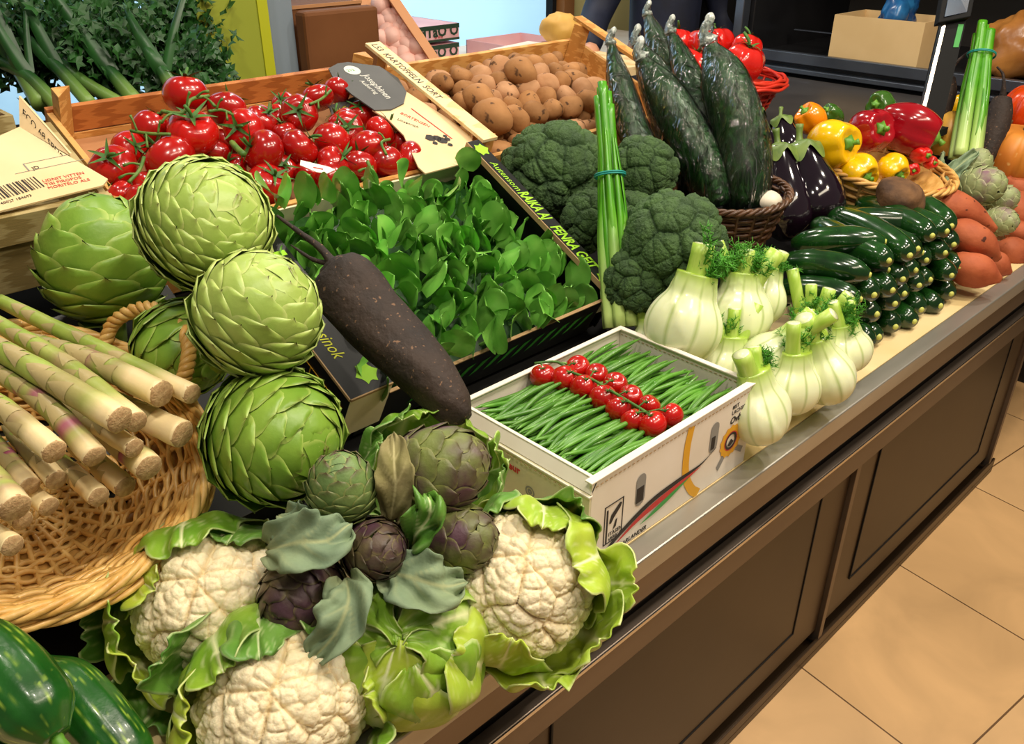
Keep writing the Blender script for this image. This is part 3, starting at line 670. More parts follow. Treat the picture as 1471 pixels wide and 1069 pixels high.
def head_mesh(name, R, m, seeds, subd, lower=-.35, seed=3, flat=1.0):
    """bumpy dome: nested cell bumps. seeds = [(count, amplitude, crease width)]"""
    bm = bmesh.new(); bmesh.ops.create_icosphere(bm, subdivisions=subd, radius=1); bm.verts.ensure_lookup_table()
    V = np.array([v.co[:] for v in bm.verts]); F = [tuple(v.index for v in f.verts) for f in bm.faces]; bm.free()
    g = np.random.default_rng(seed); h = np.zeros(len(V)); cr = np.zeros(len(V)); W = V.copy()
    for (cnt, amp, cw, pw) in seeds:
        i = np.arange(cnt)+.5; ph = np.arccos(1-2*i/cnt); th = PI*(1+5**.5)*i
        P = np.stack([np.cos(th)*np.sin(ph), np.sin(th)*np.sin(ph), np.cos(ph)],1)
        P += g.normal(0, 1.1/math.sqrt(cnt), P.shape); P /= np.linalg.norm(P,axis=1)[:,None]
        sc = g.uniform(.6,1.25,cnt)
        d1 = np.empty(len(V)); d2 = np.empty(len(V)); own = np.empty(len(V),int)
        for s in range(0,len(V),3000):
            D = 1-W[s:s+3000]@P.T; D = np.sqrt(np.maximum(0,2*D)); own[s:s+3000] = D.argmin(1); D.partition(1,axis=1); d1[s:s+3000] = D[:,0]; d2[s:s+3000] = D[:,1]
        q = d1/d2; e = np.sqrt(np.maximum(0,1-q**2.2)); h += amp*e*sc[own]; cr = np.maximum(cr, np.clip((q-.86)/.14,0,1)**1.5*min(1,amp*14))  # cr: shade between florets put into the colour, darker along creases
    X = V*(1+h-seeds[0][1]*.5)[:,None]*R
    X[:,2] = np.where(X[:,2] < lower*R, lower*R+(X[:,2]-lower*R)*.35, X[:,2])*flat
    rad = np.hypot(X[:,0],X[:,1]); k = np.clip((lower*R*.2-X[:,2])/(R*.5),0,1); X[:,0] *= 1-.45*k; X[:,1] *= 1-.45*k
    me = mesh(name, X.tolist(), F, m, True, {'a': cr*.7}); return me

def bigleaf(b, R, az, w, t0, t1, flare, ruf=.05, seed=0, flop=0, rag=.12):
    """leaf hugging a ball of radius R from polar angle t0 to t1 (from the bottom), az azimuth"""
    r_ = random.Random(seed); p1, p2, p3 = r_.uniform(0,6), r_.uniform(0,6), r_.uniform(0,6)
    def fn(u, v):
        th = PI-(t0+(t1-t0)*v)
        hw = w*(math.sin(PI*min(1,.1+.86*v**.75))**.65)*(1+rag*math.sin(v*23+p1+u)*v+rag*.5*math.sin(v*37+p3)*v)
        rr = R*(1.0+flare*v*v+.12*(1-v)) + R*ruf*abs(u)**1.5*(math.sin(v*12+p2+(2 if u>0 else 0))+.45*math.sin(v*25+p1*u)) + R*.05*abs(u)**.5*v
        rr += R*.10*fbm((u*1.5+p1,v*3,p2)) + R*.035*math.cos(14*(v-.5*abs(u)))*min(1,abs(u)*3)
        th -= flop*v*v*(-1); st = max(.5, math.sin(th)); a_ = az+u*hw/st
        sr = math.sin(th) if v < .999 else math.sin(th)
        q = Vector((rr*sr*math.cos(a_), rr*sr*math.sin(a_), rr*math.cos(th)))
        if sr < .35: q += Vector((-math.sin(az),math.cos(az),0))*u*R*.12
        return q
    def vein(u, v):
        mid = max(0, 1-abs(u)/(.17*(1-v*.85)+.015)); x = (v*7-abs(u)*3.4)%1.0; side = max(0,1-abs(x-.5)/.10)*(1-abs(u))*.75
        base = max(0,1-v/.28)
        return min(1, max(mid**.5, side, base, .5*max(0,(abs(u)-.93)/.07)))
    b.grid(fn, 26, 34, vein)
    return b
def solid(o, th=.0015):
    md = o.modifiers.new('thick','SOLIDIFY'); md.thickness = th; md.offset = 0; return o

def tomato_me(name, R, seed, lobes=5, amp=.05, m='tomato', flat=.82):
    r_ = random.Random(seed); p = r_.uniform(0,6)
    b = MB(); prof = []
    for i in range(17):
        th = PI*i/16; r = math.sin(th)**.86; z = -math.cos(th)*flat
        if th > 2.4: z -= .20*((th-2.4)/.74)**2
        if th < .5: z += .04*(1-th/.5)
        prof.append((r*R+.0002, z*R))
    b.lathe(prof, 28, f=lambda t, a_: 1+amp*(math.cos(lobes*a_+p)*.6+.5*math.cos(2*a_+p*2))*(.3+t))
    return b.me(name, m)
def calyx_me(name, R, seed, n=5, stem=True, L_=.85, m='calyx', w_=.10):
    r_ = random.Random(seed); b = MB(); z0 = R*.70
    for i in range(n):
        a0 = 2*PI*i/n+r_.uniform(-.3,.3); L = R*L_*r_.uniform(.7,1.15); up = r_.uniform(.0,.75)
        def fn(u, v):
            r = .06*R+L*v; z = z0+R*(.04+.08*math.sin(PI*v*.8)) + up*L*v*v - .10*R*v*v; hw = R*w_*(1-v)**.7*(1 if v < .99 else 0)+.0002
            return (r*math.cos(a0)-u*hw*math.sin(a0), r*math.sin(a0)+u*hw*math.cos(a0), z+abs(u)*R*.02)
        b.grid(fn, 2, 6)
    if stem:
        x, y = r_.uniform(-.4,.4)*R, r_.uniform(-.4,.4)*R
        b.tube(spline([(0,0,z0-.05*R),(x*.3,y*.3,z0+.25*R),(x,y,z0+.5*R)],6), [R*.07,R*.065,R*.07,R*.08,R*.08,R*.06], 6)
    return b.me(name, m)

def pepper(name, R, m, seed, lobes=4, h=1.15, stem=True):
    r_ = random.Random(seed); p = r_.uniform(0,6); b = MB(); prof = []
    for i in range(20):
        t = i/19; r = (math.sin(PI*min(1,.06+.92*t**.85))**.55)*(.80+.28*t); z = (t-.45)*2*h*R
        if t > .86: z -= (t-.86)/.14*R*.42; r = r*.98
        if i == 0: r = .04
        prof.append((r*R+.0002, z))
    b.lathe(prof, 36, f=lambda t, a_: 1-.34*(.35+.7*abs(t-.45)*1.6)*(1-abs(math.cos(lobes/2*a_+p)))**1.4+.04*math.cos(a_+p))
    o = link(name, b.me(name, m))
    if stem:
        zt = prof[-1][1]; b = MB()
        b.lathe([(.001,zt-.1*R),(R*.30,zt+.02*R),(R*.20,zt+.10*R),(R*.10,zt+.2*R),(R*.09,zt+.2*R)], 10, f=lambda t,a_: 1+.2*math.cos(5*a_))
        b.tube(spline([(0,0,zt+.05*R),(.02*R,0,zt+.2*R),(.10*R,.04*R,zt+.36*R)],6),[R*.10,R*.09,R*.085,R*.085,R*.1,R*.12],8)
        b.obj('stem','stem_green',o)
    return o

def longveg(name, P, Rs, m, n=16, f=None, seg=None, af=None):
    """tube through world points P with radii Rs, origin at its middle"""
    seg = seg or 18; Q = spline(P, seg); c = sum(Q, Vector())/len(Q)
    R2 = np.array([max(.0004,q.x) for q in spline([(r_,0,0) for r_ in Rs], seg)])
    b = MB(); b.tube([q-c for q in Q], list(R2), n, f=f)
    if af: b.A = [af(Q[i//n], i//n/(seg-1), 2*PI*(i%n)/n) for i in range(len(b.V))]
    o = link(name, b.me(name, m)); o.location = c; return o, [q-c for q in Q], R2

def weave(name, m, rows, stakes, sr, amp, ell=(1,1), seg=None, par=None, mw=None, braid=None, wobble=0.0, sm=None):
    """rows [(radius,z)], strands woven over upright stakes"""
    seg = seg or stakes*4; b = MB()
    for k,(r,z) in enumerate(rows):
        P = []; r_ = random.Random(k)
        for j in range(seg):
            a_ = 2*PI*j/seg; q = r+amp*math.cos(stakes/2*a_+PI*k)+wobble*math.sin(3*a_+k*2.1)
            P.append((q*math.cos(a_)*ell[0], q*math.sin(a_)*ell[1], z+wobble*math.sin(5*a_+k)))
        b.tube(P, sr*r_.uniform(.85,1.15), 5, closed=True)
    o = b.obj(name, m, par, mw=mw)
    b = MB()
    for j in range(stakes):
        a_ = 2*PI*(j+.5)/stakes; b.tube([(r*math.cos(a_)*ell[0], r*math.sin(a_)*ell[1], z) for r,z in rows], sr*1.1, 5)
    b.obj('stake', sm or m, o if par is None else par)['kind'] = 'stuff'
    return o
def rope_ring(b, r, z, sr, n=3, twist=14, ell=(1,1), seg=140, a0=0, a1=2*PI, off=None):
    for s in range(n):
        P = []
        for j in range(seg):
            a_ = a0+(a1-a0)*j/seg; ph = twist*a_+2*PI*s/n
            P.append(((r+sr*1.1*math.cos(ph))*math.cos(a_)*ell[0], (r+sr*1.1*math.cos(ph))*math.sin(a_)*ell[1], z+sr*1.1*math.sin(ph)))
        b.tube(P, sr, 6, closed=True)
def rope_path(b, P, sr, n=3, turns=9, seg=70):
    Q = spline(P, seg)
    for s in range(n):
        W = []
        for j,q in enumerate(Q):
            t = (Q[min(j+1,seg-1)]-Q[max(j-1,0)]).normalized(); u = t.orthogonal().normalized() if j == 0 else (u-t*u.dot(t)).normalized(); v = t.cross(u)
            ph = turns*2*PI*j/seg+2*PI*s/n; W.append(q+(u*math.cos(ph)+v*math.sin(ph))*sr*1.1)
        b.tube(W, sr, 6)
# ================================================================== THE VEGETABLES
# large green artichokes
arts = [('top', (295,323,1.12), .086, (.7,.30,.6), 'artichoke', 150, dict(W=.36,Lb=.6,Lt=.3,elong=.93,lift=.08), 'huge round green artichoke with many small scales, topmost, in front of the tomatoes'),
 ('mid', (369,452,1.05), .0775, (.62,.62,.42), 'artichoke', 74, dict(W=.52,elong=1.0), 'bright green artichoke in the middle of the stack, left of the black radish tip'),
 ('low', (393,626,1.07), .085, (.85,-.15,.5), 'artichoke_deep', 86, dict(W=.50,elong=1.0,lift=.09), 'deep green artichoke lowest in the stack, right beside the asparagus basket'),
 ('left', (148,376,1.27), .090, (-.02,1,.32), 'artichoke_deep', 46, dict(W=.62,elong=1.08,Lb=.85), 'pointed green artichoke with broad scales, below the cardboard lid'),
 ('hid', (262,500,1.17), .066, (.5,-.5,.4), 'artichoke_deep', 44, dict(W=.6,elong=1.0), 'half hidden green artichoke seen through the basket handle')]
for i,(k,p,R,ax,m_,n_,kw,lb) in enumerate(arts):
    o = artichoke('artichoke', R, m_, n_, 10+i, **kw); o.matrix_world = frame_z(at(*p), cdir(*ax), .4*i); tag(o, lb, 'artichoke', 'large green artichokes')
# small purple artichokes and their grey leaves
sm = [((491,702,.98), .040, (.0,.85,.5), 'artichoke_green', 70, dict(W=.42,elong=1.12,Lb=.7,open_=1), 'small green artichoke with open brown top, standing above the other small ones'),
 ((622,678,1.03), .055, (.86,.30,.28), 'artichoke_purple', 62, dict(W=.48,elong=1.30,Lb=.8,open_=1), 'largest purple-green artichoke with a dry netted leaf, beside the white box'),
 ((537,790,.985), .037, (.62,.12,.75), 'artichoke_violet', 52, dict(W=.5,elong=1.18,open_=1), 'smallest dark violet artichoke in the centre of the cluster'),
 ((650,773,1.03), .045, (.92,.05,.30), 'artichoke_purple', 56, dict(W=.48,elong=1.25,open_=1), 'dark purple artichoke pointing at the right cauliflower'),
 ((434,850,.985), .047, (-.30,-.55,.75), 'artichoke_violet', 60, dict(W=.5,elong=1.15,open_=1), 'purple artichoke with a dark open heart under a grey-green leaf, above the front cauliflower')]
sob = []
for i,(p,R,ax,m_,n_,kw,lb) in enumerate(sm):
    o = artichoke('artichoke', R, m_, n_, 30+i, **kw); o.matrix_world = frame_z(at(*p), cdir(*ax), .7*i); tag(o, lb, 'artichoke', 'small purple artichokes'); sob.append(o)
def flatleaf(parent, m_, pts, w0, seed=0, ruf=.006, name='leaf', th=.0012, fold=.25, edge=.0):
    """leaf along world points pts (base..tip), lying facing the viewer side"""
    Q = spline(pts, 26); r_ = random.Random(seed); p1 = r_.uniform(0,6); inv = parent.matrix_world.inverted() if parent else None
    b = MB()
    def fn(u, v):
        k = min(25, int(v*25)); q = Q[k]; t = (Q[min(k+1,25)]-Q[max(k-1,0)]).normalized(); nv = (CB*.8+Vector((0,0,.5))); nv = (nv-t*nv.dot(t)).normalized(); s = t.cross(nv)
        hw = w0*(math.sin(PI*min(1,.06+.92*v**.8))**.6)*(1+.05*math.sin(v*19+p1)+.03*math.sin(v*37+u*3+p1))*(1 if v < .995 else .05)
        x = q+s*u*hw+nv*(abs(u)**1.3*hw*fold+ruf*abs(u)*math.sin(v*16+p1+u*2)+ruf*.7*math.cos(15*(v-.45*abs(u)))*min(1,3*abs(u))+ruf*1.5*fbm((u+p1,v*3,seed)))
        return inv @ x if inv else x
    def vein(u, v):
        mid = max(0,1-abs(u)/(.10*(1-v*.7)+.01)); x = (v*7-abs(u)*2.6)%1; side = max(0,1-abs(x-.5)/.09)*(1-abs(u))*.7
        return min(1,max(mid**.6,side,max(0,1-v/.15)*.6))
    b.grid(fn, 18, 25, vein); o = b.obj(name, m_, parent); return solid(o, th)
A4, A1, A2, A3, A5 = sob[4], sob[0], sob[1], sob[3], sob[2]
bpy.context.view_layer.update()
flatleaf(A4,'greyleaf',[at(383,790,.97),at(430,780,.93),at(470,775,.925),at(503,757,.95)],.034,3)
flatleaf(A4,'greyleaf',[at(405,745,1.0),at(430,758,.97),at(470,760,.95)],.026,4)
flatleaf(A4,'greyleaf',[at(497,830,.96),at(500,865,.925),at(480,910,.915),at(447,948,.93)],.028,5)
flatleaf(A2,'dryleaf',[at(562,748,1.0),at(568,700,.97),at(566,660,.975),at(566,622,1.0)],.022,6,ruf=.003)
flatleaf(A3,'caulileaf_dark',[at(590,790,1.02),at(600,765,.975),at(618,735,.96),at(615,715,.98)],.022,7,ruf=.01)
flatleaf(A3,'greyleaf',[at(553,818,.98),at(590,830,.955),at(635,842,.95),at(668,838,.97)],.034,8,ruf=.008)

# cauliflowers
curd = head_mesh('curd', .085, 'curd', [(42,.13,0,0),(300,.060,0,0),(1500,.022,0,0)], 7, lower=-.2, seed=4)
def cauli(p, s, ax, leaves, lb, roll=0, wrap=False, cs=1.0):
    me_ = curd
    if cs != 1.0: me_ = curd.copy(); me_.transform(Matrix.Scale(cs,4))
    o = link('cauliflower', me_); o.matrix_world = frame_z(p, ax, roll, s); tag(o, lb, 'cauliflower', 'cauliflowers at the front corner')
    for i,(az,w_,t0,t1,fl,m_) in enumerate(leaves):
        b = MB(); bigleaf(b, .100, az, w_*1.12, t0, t1+.38, fl, seed=i*7+int(roll*10)+int(p.x*1000), ruf=.07); solid(b.obj('leaf', m_, o), .0018)
    b = MB(); b.tube([(0,0,-.03),(0,0,-.08)],[.04,.028],14); b.obj('stem','fennel',o)
    return o
def ring_leaves(azs, rnd, t1=(1.5,1.9), fl=(.15,.45), w=(.5,.75), mats=('caulileaf','caulileaf_lime','caulileaf_dark')):
    r_ = random.Random(rnd); return [(a_, r_.uniform(*w), .25, r_.uniform(*t1), r_.uniform(*fl), mats[i%len(mats)]) for i,a_ in enumerate(azs)]
def az_of(M, v):                                  # azimuth in a head's local frame that points along world direction v
    q = M.to_3x3().inverted() @ v; return math.atan2(q.y, q.x)
def placed(p, s, ax, spec, lb, cs=1.0):
    M = frame_z(p, ax, 0, s); L_ = []
    for (cx_, cy_, w_, t1, fl, m_) in spec: L_.append((az_of(M, CR*cx_+CU*cy_), w_, .2, t1, fl, m_))
    return cauli(p, s, ax, L_, lb, cs=cs)
L1 = placed(at(306,866,1.065), 1.0, cdir(.12,.18,.95), [(-.8,.35,.55,2.2,.0,'caulileaf_lime'),(-.3,1,.75,2.05,.05,'caulileaf'),(.35,1,.6,1.85,.0,'caulileaf_dark'),(-1,-.15,.7,2.0,.25,'caulileaf'),(-.8,-.75,.7,1.9,.2,'caulileaf_lime'),(-.1,-1,.55,1.7,.1,'caulileaf'),(-1,-.2,.5,1.5,.4,'caulileaf_dark'),(-.5,-1,.6,1.5,.5,'caulileaf_dark'),(.9,.5,.5,1.6,.1,'caulileaf')],
  'large cauliflower below the basket with leaves folded over its upper left')
L2 = placed(at(405,1010,.97), 1.0, cdir(.15,.12,.97), [(-.75,.75,.7,2.0,.05,'caulileaf'),(-.25,1,.6,2.05,.0,'caulileaf_dark'),(-1,.05,.6,1.9,.12,'caulileaf_lime'),(.5,.9,.55,1.75,.1,'caulileaf_dark'),(1,.2,.5,1.75,.12,'caulileaf_lime'),(-.8,-.6,.6,1.8,.3,'caulileaf'),(-1,.5,.5,1.6,.45,'caulileaf_dark'),(1,-.5,.5,1.6,.2,'caulileaf')],
  'cauliflower cut off by the bottom edge of the picture')
L3 = placed(at(748,838,1.085), .98, cdir(.08,.22,.95), [(.95,.35,.75,2.15,.05,'caulileaf_lime'),(.3,1,.6,2.05,.02,'caulileaf_lime'),(.8,-.6,.7,1.75,.28,'caulileaf_lime'),(-.3,-1,.6,2.1,.02,'caulileaf_lime'),(.2,-1,.6,1.65,.35,'caulileaf_lime'),(-.5,.9,.6,1.7,.05,'caulileaf_dark'),(-1,-.2,.45,1.6,.1,'caulileaf'),(1,0,.5,1.6,.42,'caulileaf_lime'),(.6,.8,.5,1.6,.25,'caulileaf_dark')],
  'cauliflower with pale lime leaves hanging over the steel edge beside the white box')
L4 = placed(at(585,925,1.03), .86, cdir(.0,.35,.9), [(.0,1,.95,2.85,.03,'caulileaf'),(-.9,.3,.95,2.8,.04,'caulileaf'),(.9,.4,.95,2.7,.05,'caulileaf'),(-.3,-1,.95,2.75,.05,'caulileaf_lime'),(.6,-.9,.9,2.4,.05,'caulileaf'),(1,-.3,.8,2.1,.15,'caulileaf_lime'),(-1,-.3,.7,2.0,.15,'caulileaf_dark'),(.3,1,.7,2.0,.15,'caulileaf_dark')],
  'cauliflower fully wrapped in green leaves between two open cauliflowers', .75)
L5 = placed(at(616,688,1.17), .85, cdir(.25,.55,.6), [(-.7,.75,.6,2.0,.15,'caulileaf_dark'),(-.2,1,.7,2.15,.1,'caulileaf'),(.5,.9,.7,2.05,.12,'caulileaf'),(1,.3,.6,1.9,.2,'caulileaf'),(1,-.2,.55,1.8,.2,'caulileaf_dark'),(-1,.1,.5,1.8,.1,'caulileaf_dark')],
  'cauliflower behind the large purple artichoke showing only tall curled green leaves', .5)

# black radish
P = [at(474,377,1.26),at(486,392,1.26),at(520,440,1.245),at(570,495,1.22),at(615,540,1.19),at(648,580,1.17),at(668,602,1.16)]
br, Q, _ = longveg('black_radish', P, [.018,.036,.050,.049,.045,.040,.034,.026,.012], 'beet', 28, seg=40, f=lambda t,a_: 1+.05*math.sin(3*a_+t*7)+.03*math.sin(7*a_+t*23))
tag(br, 'long black radish with rough skin and thin root lying on the salad box corner', 'black radish')
b = MB(); P = [p-br.location for p in (at(482,385,1.26),at(462,358,1.27),at(432,335,1.28),at(398,310,1.29))]; b.tube(spline(P,12), [.014,.009,.007,.006,.006,.005,.005,.004,.004,.003,.003,.002], 8); b.obj('root_tail','beet',br)
P = [p-br.location for p in (at(476,380,1.27),at(448,372,1.28),at(418,352,1.29))]; b = MB(); b.tube(spline(P,8), [.008,.005,.004,.004,.003,.003,.002,.001], 6); b.obj('root_tail','beet',br)

# ------------------------------------------------------------------ asparagus basket
bn = (Vector((.10,-.42,1))).normalized(); bc_ = at(18,652,1.045)
BM = frame_z(bc_, bn)@Matrix.Scale(.92,4)
BK = tag(empty('wicker_basket', BM), 'large shallow woven willow basket holding thick asparagus', 'basket')
rows = [(.140+.095*(k/15)**.85, -.104+.104*(k/15)) for k in range(16)]
rows = [(.02+.0082*k,-.108) for k in range(15)]+rows
weave('basket_weave', 'wicker', rows, 34, .0038, .0036, par=BK, wobble=.0022)
b = MB(); rope_ring(b, .243, .004, .0052, 4, 12); rope_ring(b, .232, -.008, .0045, 3, 9); rope_ring(b,.250,-.012,.0045,3,9); rope_ring(b,.226,-.020,.004,3,7); b.obj('braided_rim','wicker',BK)
b = MB(); b.lathe([(.001,-.118),(.145,-.118),(.178,-.09),(.238,-.02),(.236,-.02),(.176,-.091),(.143,-.114),(.001,-.114)], 40); b.obj('basket_liner','wicker',BK)
iv = BM.inverted()
b = MB(); rope_path(b, [iv@p for p in (at(150,498,1.19),at(165,462,1.19),at(205,443,1.17),at(245,452,1.14),at(270,490,1.11),at(268,530,1.09),at(256,560,1.09))], .0055, 3, 8); b.obj('handle','wicker',BK)
def asp(e0, e1, d0, d1, dia, mid=None, green=.45, purp=.3, lb='', bend=0):
    A = at(*e0, d0); E = at(*e1, d1); Mi = at(*mid) if mid else A.lerp(E,.5)+Vector((0,0,bend))
    r = dia*d1/FPX/2; seg = 40; Q = spline([A,Mi,E], seg); c = Q[-1].copy(); sd = random.random()*9
    aa = []; bb = []; rr = []
    for i in range(seg):
        t = i/(seg-1); aa.append(max(0,min(1,(t-(1-green*.72))/.12))); bb.append(1.25*purp*max(0,fbm((t*9,sd,0))+.38)*(1 if t > .35 else .3)*(1-.85*aa[-1])); rr.append(r*(.74+.26*t**.6)*(1+.02*math.sin(t*30+sd)))
    b = MB(); b.tube([q-c for q in Q], rr, 14, a=aa, b=bb, f=lambda t,a_: 1+.025*math.sin(5*a_+sd)+.015*math.sin(9*a_+t*8))
    # triangular scales on the shaft
    r_ = random.Random(int(sd*100))
    for k in range(7):
        t = .12+.72*k/7+r_.uniform(-.03,.03); i = int(t*(seg-1)); T = (Q[i-1]-Q[i+1]).normalized(); nv = (cdir(r_.uniform(-.8,.8),r_.uniform(-.4,.9),.8)); nv = (nv-T*nv.dot(T)).normalized(); s = T.cross(nv); R0 = rr[i]
        def fn(u, v): 
            w2 = .9*(1-v)**.8*u; return Q[i]-c+T*(v*R0*2.0)+(nv*math.cos(w2)+s*math.sin(w2))*R0*(1.035+.05*v)
        b.grid(fn, 5, 4, lambda u, v: .25, lambda u, v: .38)
    o = link('asparagus', b.me('asparagus','asparagus')); o.location = c
    T = (Q[-1]-Q[-2]).normalized(); b = MB(); b.lathe([(.0003,.0018),(rr[-1]*.9,.0016),(rr[-1]*.97,.0004),(rr[-1]*.97,-.002)], 16, f=lambda t,a_: 1+.03*math.sin(5*a_+sd)); b.obj('cut_end','asp_end',o,mw=frame_z((0,0,0),T))
    tag(o, lb, 'asparagus', 'thick asparagus spears in the basket'); return o
asp((0,432),(276,566),1.17,1.02,30,(150,505,1.09),.30,.2,'asparagus spear lying highest along the back of the basket, ending nearest the handle')
asp((40,490),(232,566),1.12,1.00,40,(135,520,1.055),.42,.6,'asparagus spear with peeled cream butt and purple ring, second from the basket back')
asp((-20,455),(196,606),1.12,.965,34,(95,525,1.04),.25,.4,'asparagus spear hidden partly beneath the thickest green and cream spear')
asp((-40,480),(172,603),1.06,.94,43,(65,540,.99),.25,.3,'thick green and cream asparagus spear on top in the middle of the bundle')
asp((120,560),(262,624),1.07,1.015,42,None,.75,.7,'short pale asparagus spear with wide round butt touching the right basket rim')
asp((60,560),(193,644),1.06,.98,30,None,.7,.2,'slim pale asparagus spear under the thick central spear')
asp((120,590),(214,672),1.07,1.0,42,None,.22,1.3,'purple asparagus spear with pale butt low at the right of the bundle')
asp((-30,520),(136,656),1.04,.94,36,(60,575,.985),.22,1.2,'purple-banded asparagus spear right of the front left cream spear')
asp((-60,545),(78,649),1.0,.915,38,(10,592,.955),.42,.4,'pale green asparagus spear with a clean cream butt at the front left')
asp((70,650),(142,714),1.05,.985,32,None,.9,.2,'short cream asparagus spear lying on the basket floor, facing down')
asp((110,640),(180,700),1.08,1.03,34,None,.9,.4,'brownish asparagus spear on the basket floor below the purple one')
asp((20,620),(81,690),1.0,.95,32,None,.85,.2,'short cream asparagus spear below the front cream spear')
asp((-20,620),(43,698),1.0,.94,30,None,.4,1.3,'purple-sided asparagus spear at the left edge, second row from below')
asp((-60,630),(22,730),.95,.885,46,None,.25,1.0,'thickest asparagus spear, cut by the left edge of the picture')
asp((10,680),(70,728),.99,.95,30,None,.85,.2,'small cream asparagus butt right of the thickest spear')
asp((-30,700),(32,748),.96,.92,31,None,.85,.1,'small cream asparagus butt below the thickest spear')
asp((-50,740),(18,784),.93,.89,34,None,.85,.1,'lowest cream asparagus spear at the left edge')

# large cucumbers at the lower left
for i,(pts,r,lb) in enumerate([([at(-75,905,.84),at(-10,955,.82),at(42,1010,.80),at(80,1060,.79)],[.012,.034,.038,.037,.033,.014],'fat speckled green cucumber with its stem end down, at the lower left corner'),
   ([at(60,955,.90),at(110,1000,.885),at(160,1060,.87),at(215,1130,.86)],[.012,.028,.031,.031,.028,.012],'darker speckled cucumber lying right of the fat one'),
   ([at(-60,1010,.83),at(-15,1060,.82),at(30,1120,.81)],[.012,.028,.03,.028,.012],'cucumber mostly cut off by the lower left corner')]):
    o,Q,_ = longveg('cucumber', pts, r, 'cuke', 96, seg=90, f=lambda t,a_: 1+.012*math.sin(12*a_), af=lambda q,t,a_: max(0,min(1,(fbm((math.cos(a_)*9,math.sin(a_)*9,t*5+i*5))-.12)*6))*(.6+.4*math.sin(60*t+9*a_)) if (math.sin(30*a_+2*math.sin(9*t)) > .3) else 0); tag(o, lb, 'cucumber', 'large cucumbers at the lower left')
    b = MB(); e = Q[-1]; T = (Q[-1]-Q[-2]).normalized(); b.tube([e-T*.006, e+T*.006, e+T*.016],[.008,.006,.007],8); b.obj('stem','stem_green',o)

# ------------------------------------------------------------------ tomatoes in the crate
TL = [(267,136,60,.05),(326,158,52,.04),(217,184,50,.02),(277,190,68,.045),(350,187,56,.03),(376,173,44,.02),(185,213,46,0),(163,240,62,-.005),(245,230,70,.025),(172,280,42,-.02),(203,287,44,-.015),(430,163,50,.03),(379,218,58,.03),(430,212,54,.03),(384,266,58,.0),(307,222,46,.0),(336,240,36,-.01),(341,256,36,-.02),(476,203,50,.02),(456,141,44,.02),(484,130,36,.015),(396,166,32,.0),(494,178,44,.01),(497,186,50,.02),(529,214,52,.02),(546,190,44,.0),(563,243,50,.005),(590,231,48,.0),(480,236,50,.015),(532,258,52,.01),(488,274,52,.0),(444,252,42,0),(408,192,36,.01),(405,243,42,.0),(212,266,38,-.01),(408,150,34,0),(230,208,44,-.01),(325,205,44,-.005),(520,165,40,-.01),(575,205,44,-.02),(462,262,44,-.015),(250,262,50,-.03),(300,262,46,-.03),(510,240,44,-.03),(330,280,50,-.03)]
tme = [tomato_me('tomato', .034, s, l, am, flat=fl) for s,l,am,fl in ((1,5,.03,.84),(2,6,.045,.78),(3,5,.02,.9),(4,7,.05,.76))]
cme = [calyx_me('calyx', .034, s) for s in (1,2,3)]
rr_ = random.Random(5); rows_ = {}
TLs = sorted(range(len(TL)), key=lambda i: TL[i][1])
rown = {}
names = ['back row','second row from the back','third row from the back','middle row','third row from the front','second row from the front','front row']
for k,i in enumerate(TLs): rown[i] = min(6, k*7//len(TL))
ordn = {}
for r in range(7):
    ids = sorted([i for i in rown if rown[i]==r], key=lambda i: TL[i][0])
    for j,i in enumerate(ids): ordn[i] = (j, len(ids))
ORD = ['leftmost','second from the left','third from the left','fourth from the left','fifth from the left','sixth from the left','seventh from the left','eighth from the left','ninth from the left','tenth from the left']
for i,(px,py,wd,h) in enumerate(TL):
    q_ = TC.hit(px,py,h); q_.y = max(q_.y,.046); q_.x = min(q_.x,.68); p = TC.w(*q_); d = (p-CAM).dot(CF); R = wd*1.07*d/FPX/2
    tilt = Vector((rr_.uniform(-.9,.9), rr_.uniform(-1.0,.6), rr_.uniform(.3,1)))
    if i == 3: tilt = Vector((-.1,-.5,1))
    o = link('tomato', tme[i%4]); o.matrix_world = frame_z(p, tilt, rr_.uniform(0,6), R/.034)
    c = link('calyx', cme[i%3], o)
    tag(o, 'red tomato, %s in the %s of the crate' % (ORD[ordn[i][0]], names[rown[i]]), 'tomato', 'vine tomatoes in the wooden crate')
def vine(pts, r, lb, side=()):
    P = [at(*p) for p in pts]; c = sum(P,Vector())/len(P); Q = spline([p-c for p in P], 18); b = MB(); b.tube(Q, r, 7)
    for (k, dx, dy, l) in side:
        q = Q[k]; e = q+cdir(dx,dy,.3)*l; b.tube(spline([q, q.lerp(e,.5)+cdir(0,1,.5)*.004, e],6), [r*.8,r*.7,r*.6,r*.6,r*.8,r*.9], 6)
    o = link('tomato_vine', b.me('tomato_vine','vine')); o.location = c; tag(o, lb, 'vine', 'vines of the crate tomatoes'); return o
def vd(px,py,h): 
    q = TC.w(*TC.hit(px,py,h)); return (px,py,(q-CAM).dot(CF))
vine([vd(232,160,.075),vd(262,162,.085),vd(275,143,.09),vd(300,138,.085)],.0035,'thick green vine across the topmost tomatoes of the crate',[(3,-.5,-.6,.03),(8,.3,.8,.03),(13,.9,.3,.03),(15,.9,-.7,.035)])
vine([vd(188,188,.055),vd(215,192,.065),vd(245,193,.075)],.003,'green vine left of the largest upper tomato',[(3,-.3,.9,.03),(7,.2,-.9,.03),(12,.3,.8,.025)])
vine([vd(207,226,.045),vd(200,245,.04),(185,262,vd(185,262,.03)[2])],.0032,'curved green vine between the left tomatoes',[(5,-.9,-.1,.03),(11,-.8,-.3,.03)])
